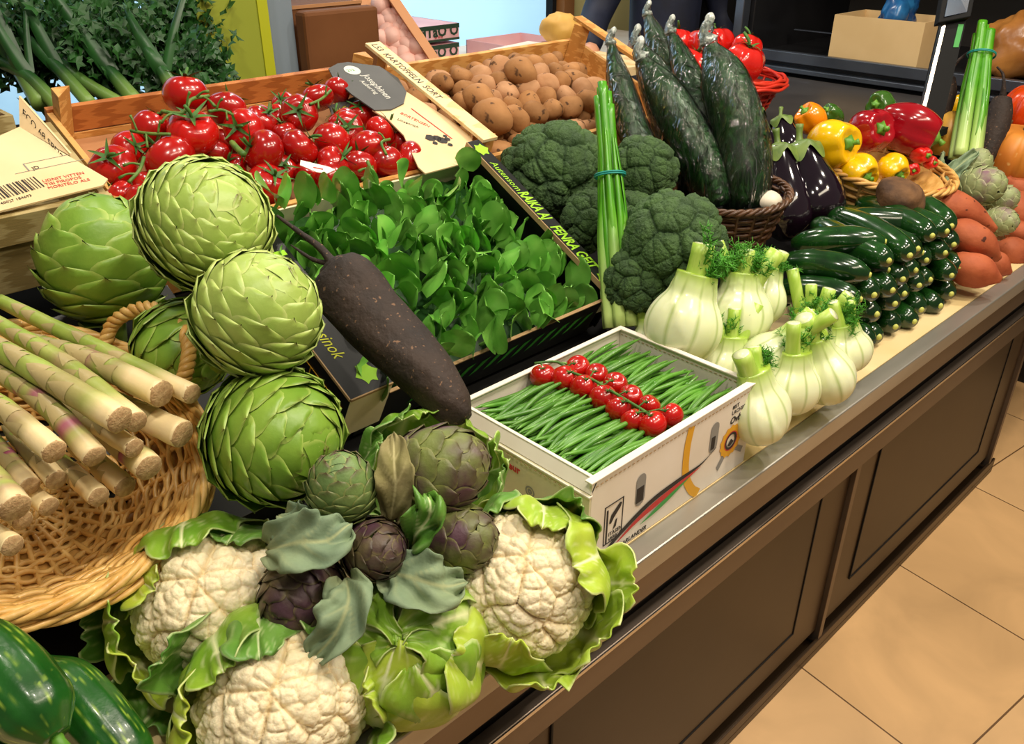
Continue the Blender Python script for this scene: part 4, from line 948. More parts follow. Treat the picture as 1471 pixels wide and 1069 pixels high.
vine([vd(335,165,.065),vd(318,158,.075),vd(300,160,.08)],.003,'short green vine right of the topmost tomato',[(5,.2,-.9,.02),(12,.6,.8,.025)])
vine([vd(475,130,.05),vd(462,142,.06),vd(445,150,.06)],.003,'green vine beside the small grey label',[(5,.2,.9,.02),(11,.1,-.9,.02)])
vine([vd(560,200,.05),vd(548,205,.055),vd(555,222,.05)],.003,'looping green vine near the cardboard sleeve',[(4,-.6,.6,.02)])
vine([vd(528,232,.055),vd(533,248,.05),vd(520,258,.05)],.0036,'short thick green vine on the front right tomatoes',[(6,-.8,-.2,.025)])
vine([vd(333,205,.04),vd(342,215,.045),vd(350,222,.05)],.006,'cut pale green vine stub in the middle of the tomatoes')

# potatoes
pme = []
for s in range(4):
    b = MB(); prof = [(.03*math.sin(PI*i/14)**.8+.0001, -.038*math.cos(PI*i/14)) for i in range(15)]
    b.lathe(prof, 18, f=lambda t,a_: 1+.08*math.cos(2*a_+s)+.05*math.cos(3*a_+s*2+t*4)); b.V = [tuple(Vector(v)*(1+.10*fbm((v[0]*40+s,v[1]*40,v[2]*40)))) for v in b.V]
    pme.append(b.me('potato', 'potato' if s != 3 else 'potato_pale'))
rp = random.Random(11); npot = 0
for layer in range(2):
    for iy in range(7 if layer == 0 else 5):
        for ix in range(10 if layer == 0 else 7):
            x = .05+.062*ix+(.03 if iy%2 else 0)+rp.uniform(-.008,.008)+layer*.09; y = .05+.052*iy+rp.uniform(-.006,.006)+layer*.05; z = -.038+layer*.035+rp.uniform(-.006,.008)+.012*math.sin(PI*x/.7)
            if y > .385 or x > .70: continue
            if layer and (x < .13 or x > .6): continue
            p = PC.w(x,y,z); o = link('potato', pme[rp.randrange(4)]); o.matrix_world = frame_z(p, (rp.uniform(-1,1),rp.uniform(-1,1),rp.uniform(-.3,.3)), rp.uniform(0,6), rp.uniform(.72,1.02)*(1.1 if layer else .95))
            tag(o, 'brown unwashed potato with speckled skin in the pine crate heap', 'potato', 'potatoes in the pine crate'); npot += 1
for (px,py,wd,h,lb) in [(748,104,46,.040,'big round potato on top of the heap near the back of the crate'),(688,142,46,.02,'wide potato farthest left against the lettered rail'),(708,168,56,.02,'large potato in the middle of the left side of the heap')]:
    p = PC.w(*PC.hit(px,py,h)); d = (p-CAM).dot(CF); o = link('potato', pme[1]); o.matrix_world = frame_z(p, (1,.3,-.3), 1, wd*d/FPX/2/.032); tag(o, lb, 'potato', 'potatoes in the pine crate')

# ------------------------------------------------------------------ salad leaves
def leaf_me(seed, pointed=0):
    r_ = random.Random(seed); p = r_.uniform(0,6); cup = r_.uniform(.02,.22); bend = r_.uniform(.2,.9)
    b = MB(); L_ = .066; W2 = .0225*r_.uniform(.85,1.15)
    def fn(u, v):
        if v < .25: hw = .0022+.001*v
        else:
            q = (v-.25)/.75; v = .25+.75*math.sin(q*PI/2); q = math.sin(q*PI/2); hw = W2*math.sqrt(max(0,1-(2*q**.85-1)**2))+.0006+.0022*(1-q)**4
        y = L_*(math.sin(bend*v)/bend); z = L_*(1-math.cos(bend*v))/bend
        return (u*hw, -z*.9+abs(u)**1.6*hw*cup*1.5+.0012*math.sin(v*9+p+u*2)-.0015*max(0,1-abs(u)*4)*(v>.3), y)
    b.grid(fn, 6, 12, lambda u, v: 1.0 if v < .25 else max(0,.7-abs(u)*4)*(1-v))
    return b.me('salad_leaf','spinach')
lms = [leaf_me(s) for s in range(6)]
rl_ = random.Random(21); LG = 'loose green salad leaves in the black box'; nl = 0
LB = 'spoon-shaped dark green salad leaf in the tilted black box'
def place_leaf(x, y, z, tiltx, tilty, s, lb=LB):
    global nl
    up = SB.m.to_3x3() @ Vector((tiltx, tilty, 1)); p = SB.w(x,y,z); o = link('salad_leaf', lms[rl_.randrange(6)])
    M_ = basis((0,0,0), (1,0,0), (0,1,0)); 
    zz = up.normalized(); fz = (CB*.9+Vector((rl_.uniform(-.9,.9),rl_.uniform(-.5,.5),rl_.uniform(.0,.9)))); fz = (fz-zz*fz.dot(zz)).normalized()
    xx = fz.cross(zz) * 1.0; m_ = Matrix((xx, -fz, zz)).transposed().to_4x4(); m_.translation = p; o.matrix_world = m_ @ Matrix.Diagonal((s,s,s,1)); tag(o, lb, 'salad leaf', LG); nl += 1
for iy in range(15):
    for ix in range(19):
        x = .085+ix*.0265+(.013 if iy%2 else 0)+rl_.uniform(-.008,.008); y = .030+iy*.0278+rl_.uniform(-.009,.009)
        if x > .572: continue
        edge_ = max(0,(x-.45)/.12)*.034
        dome = .045*math.sin(PI*min(1,max(0,(x-.03)/.6)))*math.sin(PI*min(1,(y+.05)/.5))
        z = -.062+dome-edge_+rl_.uniform(-.014,.012)
        if nl < 255: place_leaf(x, y, z, rl_.uniform(-.7,.7), rl_.uniform(-.8,.1), rl_.uniform(1.0,1.5))
for (x,y,z) in [(.10,.40,.0),(.06,.38,.0),(.14,.39,-.01),(.03,.41,.0),(.08,.36,.0),(.30,.41,-.035),(.34,.42,-.035),(.27,.40,-.03),(.40,.41,-.035),(.55,.42,-.05),(.2,.41,-.02),(.165,.40,-.01),(.005,.40,.0),(.04,.42,.005),(.12,.42,.0),(.235,.415,-.03)]:
    place_leaf(x,y,z,rl_.uniform(-.5,.5),rl_.uniform(-.3,.2),rl_.uniform(1.1,1.6))
b = MB()                                          # dense dark filling under the leaves
def fill(u, v):
    x = .085+(u+1)/2*.495; y = .006+v*.44; return (x, y, -.085+.035*math.sin(PI*(u+1)/2)*math.sin(PI*v)+.008*fbm((x*60,y*60,0)))
b.grid(fill, 40, 30); o = b.obj('salad_leaves','parsley'); o.matrix_world = SB.m; tag(o, 'dense mass of crushed salad leaves filling the black box below the top leaves', 'salad', None, 'stuff')

# ------------------------------------------------------------------ green beans
def bean_me(seed):
    r_ = random.Random(seed); L_ = r_.uniform(.125,.155); bn_ = r_.uniform(-.012,.012); b = MB()
    P = [(L_*(t-.5), bn_*math.sin(PI*t)*1.2, .002*math.sin(5*t+seed)) for t in np.linspace(0,1,14)]
    b.tube(P, [.0006,.0026,.0036,.0039,.0041,.004,.0041,.0040,.0041,.004,.0038,.0032,.0018,.0006], 7, a=[1,.6]+[0]*10+[.4,.8]); return b.me('green_bean','bean')
bms = [bean_me(s) for s in range(8)]; rb = random.Random(8)
def beans(x0, x1, y0, y1, rows_n, layers, lb, zt, ang=0, spread=.12):
    for l in range(layers):
        for k in range(rows_n):
            y = y0+(y1-y0)*(k+.5*(l%2))/rows_n; x = (x0+x1)/2+rb.uniform(-.010,.010)
            z = BZ+zt-l*.0068+rb.uniform(-.0015,.0025)+.006*math.sin(PI*(y-y0)/(y1-y0))
            o = link('green_bean', bms[rb.randrange(8)]); s = (x1-x0)/.165
            o.matrix_world = Matrix.Translation((x,y,z)) @ Euler((rb.uniform(0,6),rb.uniform(-.05,.05),ang+rb.uniform(-spread,spread)*(1 if l else 1.2)),'ZYX').to_matrix().to_4x4() @ Matrix.Diagonal((min(1.25,s),1,1,1))
            tag(o, lb, 'green bean', 'green beans in the white box')
beans(.748,.945,.630,.893,38,4,'slim green bean lying lengthwise left of the cherry tomatoes',.138,ang=.06)
beans(.950,1.132,.630,.893,34,4,'slim green bean lying in the narrower pile right of the cherry tomatoes',.134,ang=.10,spread=.2)
b = MB(); b.box(-.19,.19,-.13,.13,0,.10); o = b.obj('bean_heap','bean',None,False); o.location = (.94,.76,BZ+.006); tag(o, 'mass of green beans filling the white box under the top layers', 'green beans', None, 'stuff')

# cherry tomato truss
tr = tag(empty('cherry_tomato_truss', loc=at(870,565,1.33)), 'truss of small shiny cherry tomatoes lying across the green beans', 'cherry tomatoes')
ct = tomato_me('cherry_tomato', .0165, 9, 4, .02, flat=.92)
CT = [(780,541,30),(811,545,33),(838,557,31),(866,572,32),(888,588,30),(909,604,28),(937,610,33),(963,597,30),(884,552,28),(857,538,26),(830,528,28),(906,570,28),(933,583,26)]
inv = tr.matrix_world.inverted(); bpy.context.view_layer.update(); inv = Matrix.Translation(-tr.location)
for i,(px,py,wd) in enumerate(CT):
    back = i >= 8; z = BZ+(.150 if not back else .148); p = ray_z(px,py,z); d = (p-CAM).dot(CF)
    o = link('tomato', ct, tr); o.matrix_local = inv @ frame_z(p, (rb.uniform(-.5,.5),(.8 if not back else -.3),.7), i, wd*1.28*d/FPX/2/.0165)
b = MB(); VP = [ray_z(px,py,BZ+.168) for px,py in ((768,522),(800,520),(822,535),(850,545),(875,560),(905,578),(928,592))]
b.tube([inv@q for q in spline(VP,24)], .0024, 7)
for (px,py,wd) in CT:
    p = ray_z(px,py,BZ+.160); q = min(spline(VP,24), key=lambda v_: (v_-p).length); b.tube([inv@q, inv@(q.lerp(p,.5)+Vector((0,0,.008))), inv@(p+(q-p).normalized()*.008+Vector((0,0,.006)))], [.0015,.0013,.0018], 5)
    for k in range(5):
        a_ = k*1.256+px; e = p+(q-p).normalized()*.010+Vector((0,0,.007)); b.tube([inv@e, inv@(e+Vector((math.cos(a_)*.008,math.sin(a_)*.008,.004)))],[.0014,.0003],4)
b.obj('vine','calyx',tr)
# ------------------------------------------------------------------ leek bundles
def leekbundle(B, T, n, r, lb, band_t, m_='leek', spread=.02, bandr=None, seed=1, cut=True):
    B = Vector(B); T = Vector(T); r_ = random.Random(seed); t = tag(empty('leek_bundle', loc=B), lb, 'leeks'); ax = (T-B); L_ = ax.length; ax.normalize(); s = ax.cross(CB).normalized(); v = s.cross(ax)
    for i in range(n):
        a_ = 2*PI*i/n; ro = r*1.25 if i else 0; off = s*math.cos(a_)*ro*1.1+v*math.sin(a_)*ro; sp = s*math.cos(a_)*spread*r_.uniform(.5,1)+v*math.sin(a_)*spread*.5; L2 = L_*r_.uniform(.90,1.0)
        P = [off*1.25+sp*.9, off*1.1+ax*L_*.35+sp, off*.85+ax*L_*band_t, off*.9+ax*L2]; seg = 22; Q = spline(P, seg); b = MB()
        b.tube(Q, [r*(1.15-.35*k/seg) for k in range(seg)], 9, a=[max(0,1-k/seg*2.2)*.8 for k in range(seg)], flat=.75, f=lambda t_,an: 1+.10*math.cos(4*an+i))
        b.obj('stalk', m_, t)
        for k in range(2):                        # leaves peeling along the stalk
            b = MB(); a2 = a_+r_.uniform(-.8,.8); ofs = (s*math.cos(a2)+v*math.sin(a2)); h0 = r_.uniform(.08,.3)*L_; h1 = min(L_*.98, h0+r_.uniform(.45,.7)*L_)
            def fn(u, w_):
                q = off*(1.1-.2*w_)+ax*(h0+(h1-h0)*w_)+ofs*(r*1.0+.010*math.sin(PI*w_))*(1-.4*w_); side = ax.cross(ofs); return q+side*u*r*.75*(1-w_)**.4*(1 if w_ < .99 else .1)+ofs*(-abs(u)*r*.35)
            b.grid(fn, 4, 14, lambda u, w_: .5*max(0,.4-w_)); solid(b.obj('leek_leaf', m_, t), .0006)
    c = ax*L_*band_t; b = MB(); R0 = bandr or r*2.5
    for dz in (-.0018,.0018): b.tube([c+ax*dz+s*math.cos(a_)*R0*1.05+v*math.sin(a_)*R0 for a_ in np.linspace(0,2*PI,28)[:-1]], .0018, 5, closed=True)
    b.obj('rubber_band','rubber',t); return t
leekbundle(at(893,470,1.66), at(866,118,1.66), 7, .0105, 'upright bundle of bright green leeks tied with a teal rubber band beside the broccoli', .62, spread=.016, bandr=.028)
leekbundle(at(1388,228,2.40), at(1417,30,2.42), 5, .0155, 'thick upright leek bundle standing beside the black radishes at the right', .75, spread=.006, bandr=.035, seed=4)

# ------------------------------------------------------------------ broccoli
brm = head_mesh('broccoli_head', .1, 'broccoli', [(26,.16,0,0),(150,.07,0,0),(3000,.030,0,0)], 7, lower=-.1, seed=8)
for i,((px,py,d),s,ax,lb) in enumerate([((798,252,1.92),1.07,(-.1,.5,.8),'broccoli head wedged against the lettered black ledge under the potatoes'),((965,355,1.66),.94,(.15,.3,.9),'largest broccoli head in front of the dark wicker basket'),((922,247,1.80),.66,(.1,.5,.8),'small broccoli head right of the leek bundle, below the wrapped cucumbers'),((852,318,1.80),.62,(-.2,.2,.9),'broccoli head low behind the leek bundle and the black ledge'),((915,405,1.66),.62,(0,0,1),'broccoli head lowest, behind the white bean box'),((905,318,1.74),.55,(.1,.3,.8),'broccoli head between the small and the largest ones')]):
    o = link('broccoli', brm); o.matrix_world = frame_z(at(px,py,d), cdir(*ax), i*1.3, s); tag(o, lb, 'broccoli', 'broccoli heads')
    b = MB(); b.tube([(0,0,-.03),(0,0,-.11)],[.03,.02],10); b.obj('stalk','stem_green',o)

# ------------------------------------------------------------------ fennel
def frond_me(seed, m='frond'):
    r_ = random.Random(seed); b = MB()
    for k in range(7):
        d = Vector((r_.uniform(-.8,.8), r_.uniform(-.8,.8), 1)).normalized(); L_ = r_.uniform(.025,.05); P = spline([(0,0,0), d*L_*.5, d*L_+Vector((r_.uniform(-.01,.01),r_.uniform(-.01,.01),-.004))],6); b.tube(P,[.0011,.001,.0009,.0008,.0006,.0004],4)
        for j in range(1,6):
            for q in range(5):
                e = Vector((r_.uniform(-1,1),r_.uniform(-1,1),r_.uniform(-.1,1))).normalized()*r_.uniform(.006,.014); mid = P[j]+e; b.tube([P[j],mid],[.0007,.0003],3)
                for z in range(2): b.tube([P[j]+e*.6, P[j]+e*.6+Vector((r_.uniform(-1,1),r_.uniform(-1,1),r_.uniform(-.2,1)))*.006],[.0006,.0002],3)
    return b.me('frond', m)
fds = [frond_me(s) for s in range(4)]
def fennel(p, R, ax, seed, lb, stalks=3, tall=1.0, fr=2, h=1.0, slen=1.0, group='fennel bulbs'):
    r_ = random.Random(seed); prof = []; b = MB(); aa = []
    pr = [(.10,-.86),(.42,-.80),(.72,-.62),(.92,-.35),(1.0,-.05),(.96,.22),(.84,.46),(.66,.70),(.60,.90),(.55,1.06),(.52,1.20)]
    pr = [tuple(x) for x in spline([(a_,0,z) for a_,z in pr],30)]; 
    prof = [(max(.002,q[0])*R, q[2]*R*tall) for q in pr]; aa = [max(0,(i/29-.62)/.38)**1.1 for i in range(30)]
    p0 = r_.uniform(0,6); R *= 1.0
    k0 = len(b.V); b.lathe(prof, 72, f=lambda t,a_: (1+.020*abs(math.sin(9*a_+p0))**.5+.09*math.cos(2*a_+p0)*(t)+.05*(1 if math.sin(a_+p0+t*2.2) > 0 else 0)*(t>.15)), a=aa)
    V = [Vector(v) for v in b.V]; b.V = [(v.x, v.y*.78, v.z) for v in V]
    b.B = [(.75 if (j%8 == 0) else 0)*(.3+.7*min(1,(j//72)/12)) for j in range(len(b.V))]
    o = link('fennel', b.me('fennel','fennel')); o.matrix_world = frame_z(p, ax, r_.uniform(-.5,.5), 1)
    zt = prof[-1][1]
    for i in range(stalks):
        x = (i-(stalks-1)/2)*R*.44; y = r_.uniform(-.1,.1)*R; L_ = R*r_.uniform(.7,1.3)*slen; dx = x*.9+r_.uniform(-.1,.1)*R
        seg = 8; P = spline([(x*.5,y,zt-.65*R),(x,y,zt-.1*R),(x+dx,y*2,zt+L_)],seg); rs = R*r_.uniform(.22,.29); b = MB()
        b.tube(P, [rs*1.35,rs*1.3,rs*1.2,rs*1.05,rs,rs*.97,rs*.96,rs*.96], 14, f=lambda t,a_: 1+.05*abs(math.cos(5*a_))); s_ = b.obj('stalk','fennel_stalk',o)
        b = MB(); T = (P[-1]-P[-2]).normalized(); b.lathe([(.0003,.0012),(rs*.82,.001),(rs*.84,-.001)],14); b.obj('cut_end','fennel',s_,mw=frame_z(P[-1],T))
        if i < fr:
            f = link('frond', fds[(seed+i)%4], o); f.matrix_local = frame_z(P[3]+Vector((0,0,0)), (r_.uniform(-1,1),r_.uniform(-.8,.8),1), 0, r_.uniform(.9,1.3)*R/.045)
    tag(o, lb, 'fennel', group); return o
UP = Vector((0,0,1))
fennel(at(1183,535,1.585), .067, cdir(-.38,.85,.35), 1, 'biggest fennel bulb, in the middle of the front row', 2, 1.0, 1, slen=.6)
fennel(at(1140,558,1.54), .052, cdir(.0,.9,.3), 2, 'fennel bulb squeezed between the two biggest front bulbs', 2, 1.1, 1)
fennel(at(1094,592,1.46), .059, cdir(-.25,.9,.3), 3, 'fennel bulb in the front row touching the white box', 2, 1.1, 1, slen=.5)
fennel(at(1220,505,1.66), .048, cdir(-.25,.9,.3), 4, 'fennel bulb at the right end next to the zucchini pile', 2, 1.0, 2, slen=1.0)
fennel(at(980,468,1.56), .070, cdir(.25,.95,.2), 5, 'round white fennel bulb behind the white box corner', 1, 1.15, 1, slen=.6)
fennel(at(1060,452,1.64), .064, cdir(.08,.97,.2), 6, 'fennel bulb in the back row with two tall green stalks', 3, 1.05, 3, slen=.75)
fennel(at(1096,432,1.72), .048, cdir(.2,.95,.2), 7, 'fennel bulb at the back, below the dark wicker basket', 2, 1.2, 2, slen=.9)
fennel(at(1045,528,1.62), .052, cdir(.05,.95,.3), 8, 'fennel behind the white box showing mostly cut stalks and fronds', 3, 1.0, 3, slen=1.0)
fennel(at(1100,515,1.58), .054, cdir(.6,.6,.4), 9, 'fennel lying slanted behind the front row', 2, 1.1, 2, slen=1.1)
fennel(at(1165,480,1.70), .045, cdir(.1,.9,.3), 10, 'fennel in the middle of the back with a dense tuft of fronds', 4, .9, 4, slen=1.2)
fennel(at(932,492,1.66), .040, cdir(-.1,.95,.2), 12, 'fennel stalk left of the round white bulb, just above the white box', 2, 1.0, 0, slen=1.4)

# ------------------------------------------------------------------ dark basket with wrapped cucumbers
DBc = at(1050,277,1.93); dn_ = Vector((-.08,-.02,1)).normalized(); DM = frame_z(DBc, dn_)
DB = tag(empty('wicker_basket', DM), 'small dark brown wicker basket holding film-wrapped cucumbers', 'basket')
rows = [(.083+.040*(k/11)**.8, -.105+.105*k/11) for k in range(12)]
weave('basket_weave','wicker_dark',rows,20,.0046,.0035,par=DB)
b = MB(); rope_ring(b,.127,.003,.0045,3,14); b.obj('braided_rim','wicker_dark',DB)
b = MB(); b.lathe([(.001,-.106),(.073,-.106),(.108,-.012),(.104,-.012),(.07,-.10),(.001,-.10)],28); b.obj('basket_liner','black',DB)
for i,(pts,dia,lb) in enumerate([([(1073,300,1.93),(1064,200,1.91),(1040,115,1.90),(1020,66,1.90)],74,'front right cucumber in clear film, the thickest one in the dark basket'),
   ([(1030,298,1.93),(1004,225,1.92),(958,140,1.92),(925,88,1.93)],62,'film-wrapped cucumber leaning left across the front of the dark basket'),
   ([(955,250,1.93),(918,205,1.94),(893,130,1.96),(878,66,1.97)],44,'leftmost film-wrapped cucumber against the potato crate'),
   ([(1000,270,1.97),(965,180,1.99),(940,110,2.0),(918,66,2.01)],54,'film-wrapped cucumber second from the left, mostly behind the front one'),
   ([(1035,270,1.98),(1015,185,2.0),(988,110,2.02),(965,50,2.03)],48,'slim film-wrapped cucumber in the middle of the basket'),
   ([(1000,250,2.06),(970,140,2.09),(945,65,2.1),(931,24,2.11)],40,'tallest film-wrapped cucumber at the back of the basket')]):
    d = pts[0][2]; r = dia*d/FPX/2; P = [at(*p) for p in pts]
    o, Q, R2 = longveg('cucumber', P, [r*.8,r*.97,r,r*.98,r*.93,r*.80,r*.55,r*.25], 'cuke_plain', 20, seg=22, f=lambda t,a_: 1+.02*math.cos(5*a_)); tag(o, lb, 'cucumber', 'cucumbers wrapped in clear film')
    b = MB(); e = Q[-1]; T = (Q[-1]-Q[-3]).normalized(); Q2 = Q+[e+T*r*.25, e+T*r*.5, e+T*r*.75+cdir(1,.2,.3)*r*.2, e+T*r*.9+cdir(1,.2,.3)*r*.3]; R3 = [x*1.05+.0012 for x in R2]+[r*.36,r*.26,r*.24,r*.18]
    b.tube(Q2, R3, 24, f=lambda t,a_: 1+.035*math.sin(7*a_+t*9)*(.2+t)+.02*math.sin(13*a_-t*17)+(.12*math.sin(5*a_+t*20) if t > .8 else 0)); b.obj('film_wrap','film',o)
    b = MB(); T2 = (Q2[-1]-Q2[-3]).normalized(); b.tube(spline([e+T*r*.15, e+T*r*.6, Q2[-1], Q2[-1]+T2*r*.35],14), [r*.36,r*.3,r*.22,r*.17,r*.15,r*.14,r*.15,r*.17,r*.16,r*.15,r*.17,r*.16,r*.12,r*.06], 20, f=lambda t,a_: 1+.25*math.sin(6*a_+t*9)); b.obj('film_twist','film_white',o)
b = MB(); b.lathe([(.03*math.sin(PI*i/10)+.0002,-.022*math.cos(PI*i/10)) for i in range(11)],16,f=lambda t,a_:1+.05*math.cos(6*a_)); o = b.obj('garlic_bulb','garlic'); o.location = at(1103,288,1.90); tag(o, 'pale round bulb tucked inside the dark basket right of the cucumbers', 'garlic')

# ------------------------------------------------------------------ aubergines
for i,(a_,c_,d,w_,lb) in enumerate([((1130,345),(1118,215),2.05,80,'large glossy aubergine with striped green cap left of the pair'),((1178,330),(1150,212),2.07,88,'large glossy aubergine right of the pair, touching the pale basket'),((1135,235),(1122,172),2.2,50,'aubergine standing behind the pair with its stem up'),((1100,245),(1085,160),2.18,42,'aubergine half hidden behind the right wrapped cucumber')]):
    r = w_*d/FPX/2; A = at(*a_,d); C_ = at(*c_,d+.02); o,Q,_ = longveg('aubergine', [A, A.lerp(C_,.5), C_], [r*.25,r*.85,r,r*1.0,r*.9,r*.74,r*.62,r*.55], 'aubergine', 24, seg=20); tag(o, lb, 'aubergine', 'black aubergines')
    T = (Q[-1]-Q[-2]).normalized(); b = MB(); rc = r*.62
    def cf(u, v):
        a = u*PI; ln = rc*(.55+.75*abs(math.cos(2.5*a))**1.5); zz = .35*rc-(v**1.3)*ln-.05*rc*v; rr_b = rc*(.10+.93*min(1,v*1.9)**.6+.16*max(0,v-.5)); return (rr_b*math.cos(a), rr_b*math.sin(a), zz+.05*rc*math.cos(5*a)*(1-v))
    b.grid(cf, 60, 10); b.tube(spline([(0,0,.25*rc),(.1*rc,0,.7*rc),(.25*rc,0,1.2*rc)],6),[rc*.25,rc*.2,rc*.17,rc*.17,rc*.2,rc*.22],8)
    b.obj('calyx','aub_calyx',o,mw=frame_z(Q[-1],T,1+i))

# ------------------------------------------------------------------ pepper basket
PB = at(1270,240,2.20); pn = Vector((0,-.16,1)).normalized(); PM = frame_z(PB, pn)
pb = tag(empty('wicker_basket', PM), 'pale willow basket full of yellow and red peppers', 'basket')
rows = [(.115+.052*(k/9)**.8, -.10+.10*k/9) for k in range(10)]
weave('basket_weave','wicker_pale',rows,22,.0052,.004,par=pb)
b = MB(); rope_ring(b,.172,.004,.005,3,12); b.obj('braided_rim','wicker_pale',pb)
b = MB(); b.lathe([(.001,-.102),(.103,-.102),(.152,-.012),(.148,-.012),(.10,-.095),(.001,-.095)],28); b.obj('basket_liner','wicker_pale',pb)
for i,(px,py,d,w_,m_,ax,lb,hh) in enumerate([(1196,206,2.13,80,'pepper_yellow',(.55,-.2,.8),'large yellow pepper with its green stem facing forward','1.0'),(1233,246,2.12,62,'pepper_yellow',(.35,-.6,.6),'small yellow pepper at the front rim of the pale basket','.9'),(1283,241,2.16,50,'pepper_yellow',(.3,-.7,.5),'yellow pepper between the red pepper and the basket rim','.95'),
   (1166,172,2.3,50,'pepper_orange',(-.6,.5,.3),'orange-yellow pepper behind the large yellow one','1.0'),(1248,190,2.2,72,'pepper_red',(.35,-.05,.9),'dark red pepper with its green stem facing forward, centre of the basket','1.0'),(1304,184,2.25,82,'pepper_red',(.85,-.45,.3),'large dark red pepper tilted to the right','1.25'),
   (1266,152,2.38,46,'pepper_green',(-.7,-.1,.6),'dark green pepper behind the red peppers','1.1'),(1196,166,2.36,34,'pepper_green',(-.8,.4,.5),'small green pepper peeking over the large yellow one','1.2'),
   (1322,222,2.22,28,'pepper_scarlet',(.2,-.3,.8),'small red chilli pepper with green stem at the right rim','1.5'),(1336,234,2.22,22,'pepper_scarlet',(.4,-.2,.7),'small red chilli pepper farthest right in the basket','1.0'),(1312,243,2.2,20,'pepper_scarlet',(-.2,-.5,.7),'tiny red chilli pepper low at the right rim','1.0')]):
    o = pepper('pepper', w_*d/FPX/2/1.02, m_, 40+i, 4 if i%3 else 3, float(hh)); o.matrix_world = frame_z(at(px,py,d), cdir(*ax), i*.9); tag(o, lb, 'pepper', 'peppers in the pale basket')

# ------------------------------------------------------------------ red basket
RM = frame_z(at(1046,108,2.62), Vector((.03,-.05,1)))
rbk = tag(empty('wicker_basket', RM), 'orange-red plastic wicker basket of ribbed red tomatoes behind the cucumbers', 'basket')
rows = [(.11+.045*(k/7), -.13+.12*k/7) for k in range(8)]
weave('basket_weave','wicker_red',rows,20,.004,.004,par=rbk)
b = MB()
for k,(rr__,z) in enumerate([(.160,.0),(.167,.008),(.174,.0),(.167,-.008),(.155,.006),(.178,-.010)]): b.tube([(rr__*math.cos(a_),rr__*math.sin(a_),z+.003*math.sin(9*a_+k)) for a_ in np.linspace(0,2*PI,60)[:-1]],.0052,6,closed=True)
b.obj('rim','wicker_red',rbk)
b = MB(); b.lathe([(.001,-.132),(.105,-.132),(.145,-.02),(.001,-.02)],24); b.obj('basket_liner','wicker_red',rbk)
rtm = tomato_me('ribbed_tomato',.05,5,6,.13,'pepper_scarlet',.85); rcm = calyx_me('calyx',.05,2,L_=.5)
ORDS = ['leftmost','second from the left','third from the left','fourth from the left','fifth from the left','sixth from the left','seventh from the left','rightmost']
for i,(px,py,w_,ax,d) in enumerate([(962,92,44,(-.4,.8,.3),2.6),(972,50,40,(.1,.9,.3),2.66),(992,84,48,(.4,.8,.3),2.56),(1010,55,46,(.1,.9,.2),2.64),(1030,52,44,(-.1,.9,.2),2.72),(1040,95,54,(.4,.6,.6),2.52),(1072,60,42,(.3,.9,.2),2.66),(1068,80,56,(.25,.75,.55),2.54)]):
    o = link('ribbed_tomato', rtm); o.matrix_world = frame_z(at(px,py+10,d), cdir(*ax), i, w_*1.12*d/FPX/2/.05); link('calyx', rcm, o); tag(o, 'ribbed red tomato in the orange-red basket, %s' % ORDS[i], 'tomato', 'ribbed tomatoes in the red basket')

# ------------------------------------------------------------------ zucchini pile
zm = []
for s in range(4):
    b = MB(); L_ = .25; bn_ = (.006,-.008,.003,-.003)[s]
    P = [(bn_*math.sin(PI*t)*1.5, L_*(t-1), bn_*math.sin(PI*t)) for t in np.linspace(0,1,20)]
    R_z = [.008,.020,.0255,.028,.0295,.030,.0305,.031,.031,.0315,.0315,.031,.031,.031,.0305,.030,.028,.0270,.0225,.014]
    b.tube(P[::-1], R_z[::-1] if False else [x*1.0 for x in R_z][::1], 20, f=lambda t,a_: 1+.018*math.cos(6*a_)); me_ = b.me('zucchini','zucchini')
    zm.append((me_, P))
b = MB(); b.lathe([(.0003,.003),(.0048,.0026),(.006,0),(.0072,-.004)],10); zend = b.me('blossom_end','zuc_end')
rz = random.Random(3)
LV = ['bottom layer','second layer','third layer','fourth layer','top layer']
def zuc(p, yaw, pitch, s, i, lb):
    o = link('zucchini', zm[i%4][0]); o.matrix_world = Matrix.Translation(p) @ Matrix.Rotation(yaw,4,'Z') @ Matrix.Rotation(pitch,4,'X') @ Matrix.Rotation(rz.uniform(0,6)*0,4,'Z') @ Matrix.Diagonal((s,s,s,1))
    e = link('blossom_end', zend, o); e.matrix_local = frame_z((0,-.25-.0015,0),(0,-1,0)); tag(o, lb, 'zucchini', 'stacked zucchini'); return o
# front (blossom) ends face -Y; mesh runs from y=-L (front) to 0
for L_i,(nz,x0,z) in enumerate([(7,1.655,.777),(7,1.688,.832),(7,1.66,.887),(6,1.725,.940)]):
    for k in range(nz):
        sz_ = rz.uniform(1.0,1.1); yw = R_(-24)+rz.uniform(-.05,.05)
        p = Vector((x0+.067*k+rz.uniform(-.005,.005), .645+rz.uniform(-.012,.012)+.008*L_i, z+rz.uniform(-.003,.003)))+Matrix.Rotation(yw,3,'Z') @ Vector((0,.25*sz_,0))
        zuc(p, yw, rz.uniform(-.03,.03), sz_, k+L_i, 'dark green zucchini in the %s of the pile, %s' % (LV[L_i], (ORDS[:7]+['eighth from the left'])[k]))
def zuc2(pa, pb_, r, lb):
    A = at(*pa); B_ = at(*pb_); o,Q,_ = longveg('zucchini',[A, A.lerp(B_,.5)+Vector((0,0,.008)), B_],[r*.35,r*.75,r*.9,r,r,r,r,r*.92,r*.75,r*.35],'zucchini',20,seg=22); T = (Q[-1]-Q[-2]).normalized()
    link('blossom_end', zend, o).matrix_local = frame_z(Q[-1]+T*.001,T); tag(o, lb, 'zucchini', 'stacked zucchini')
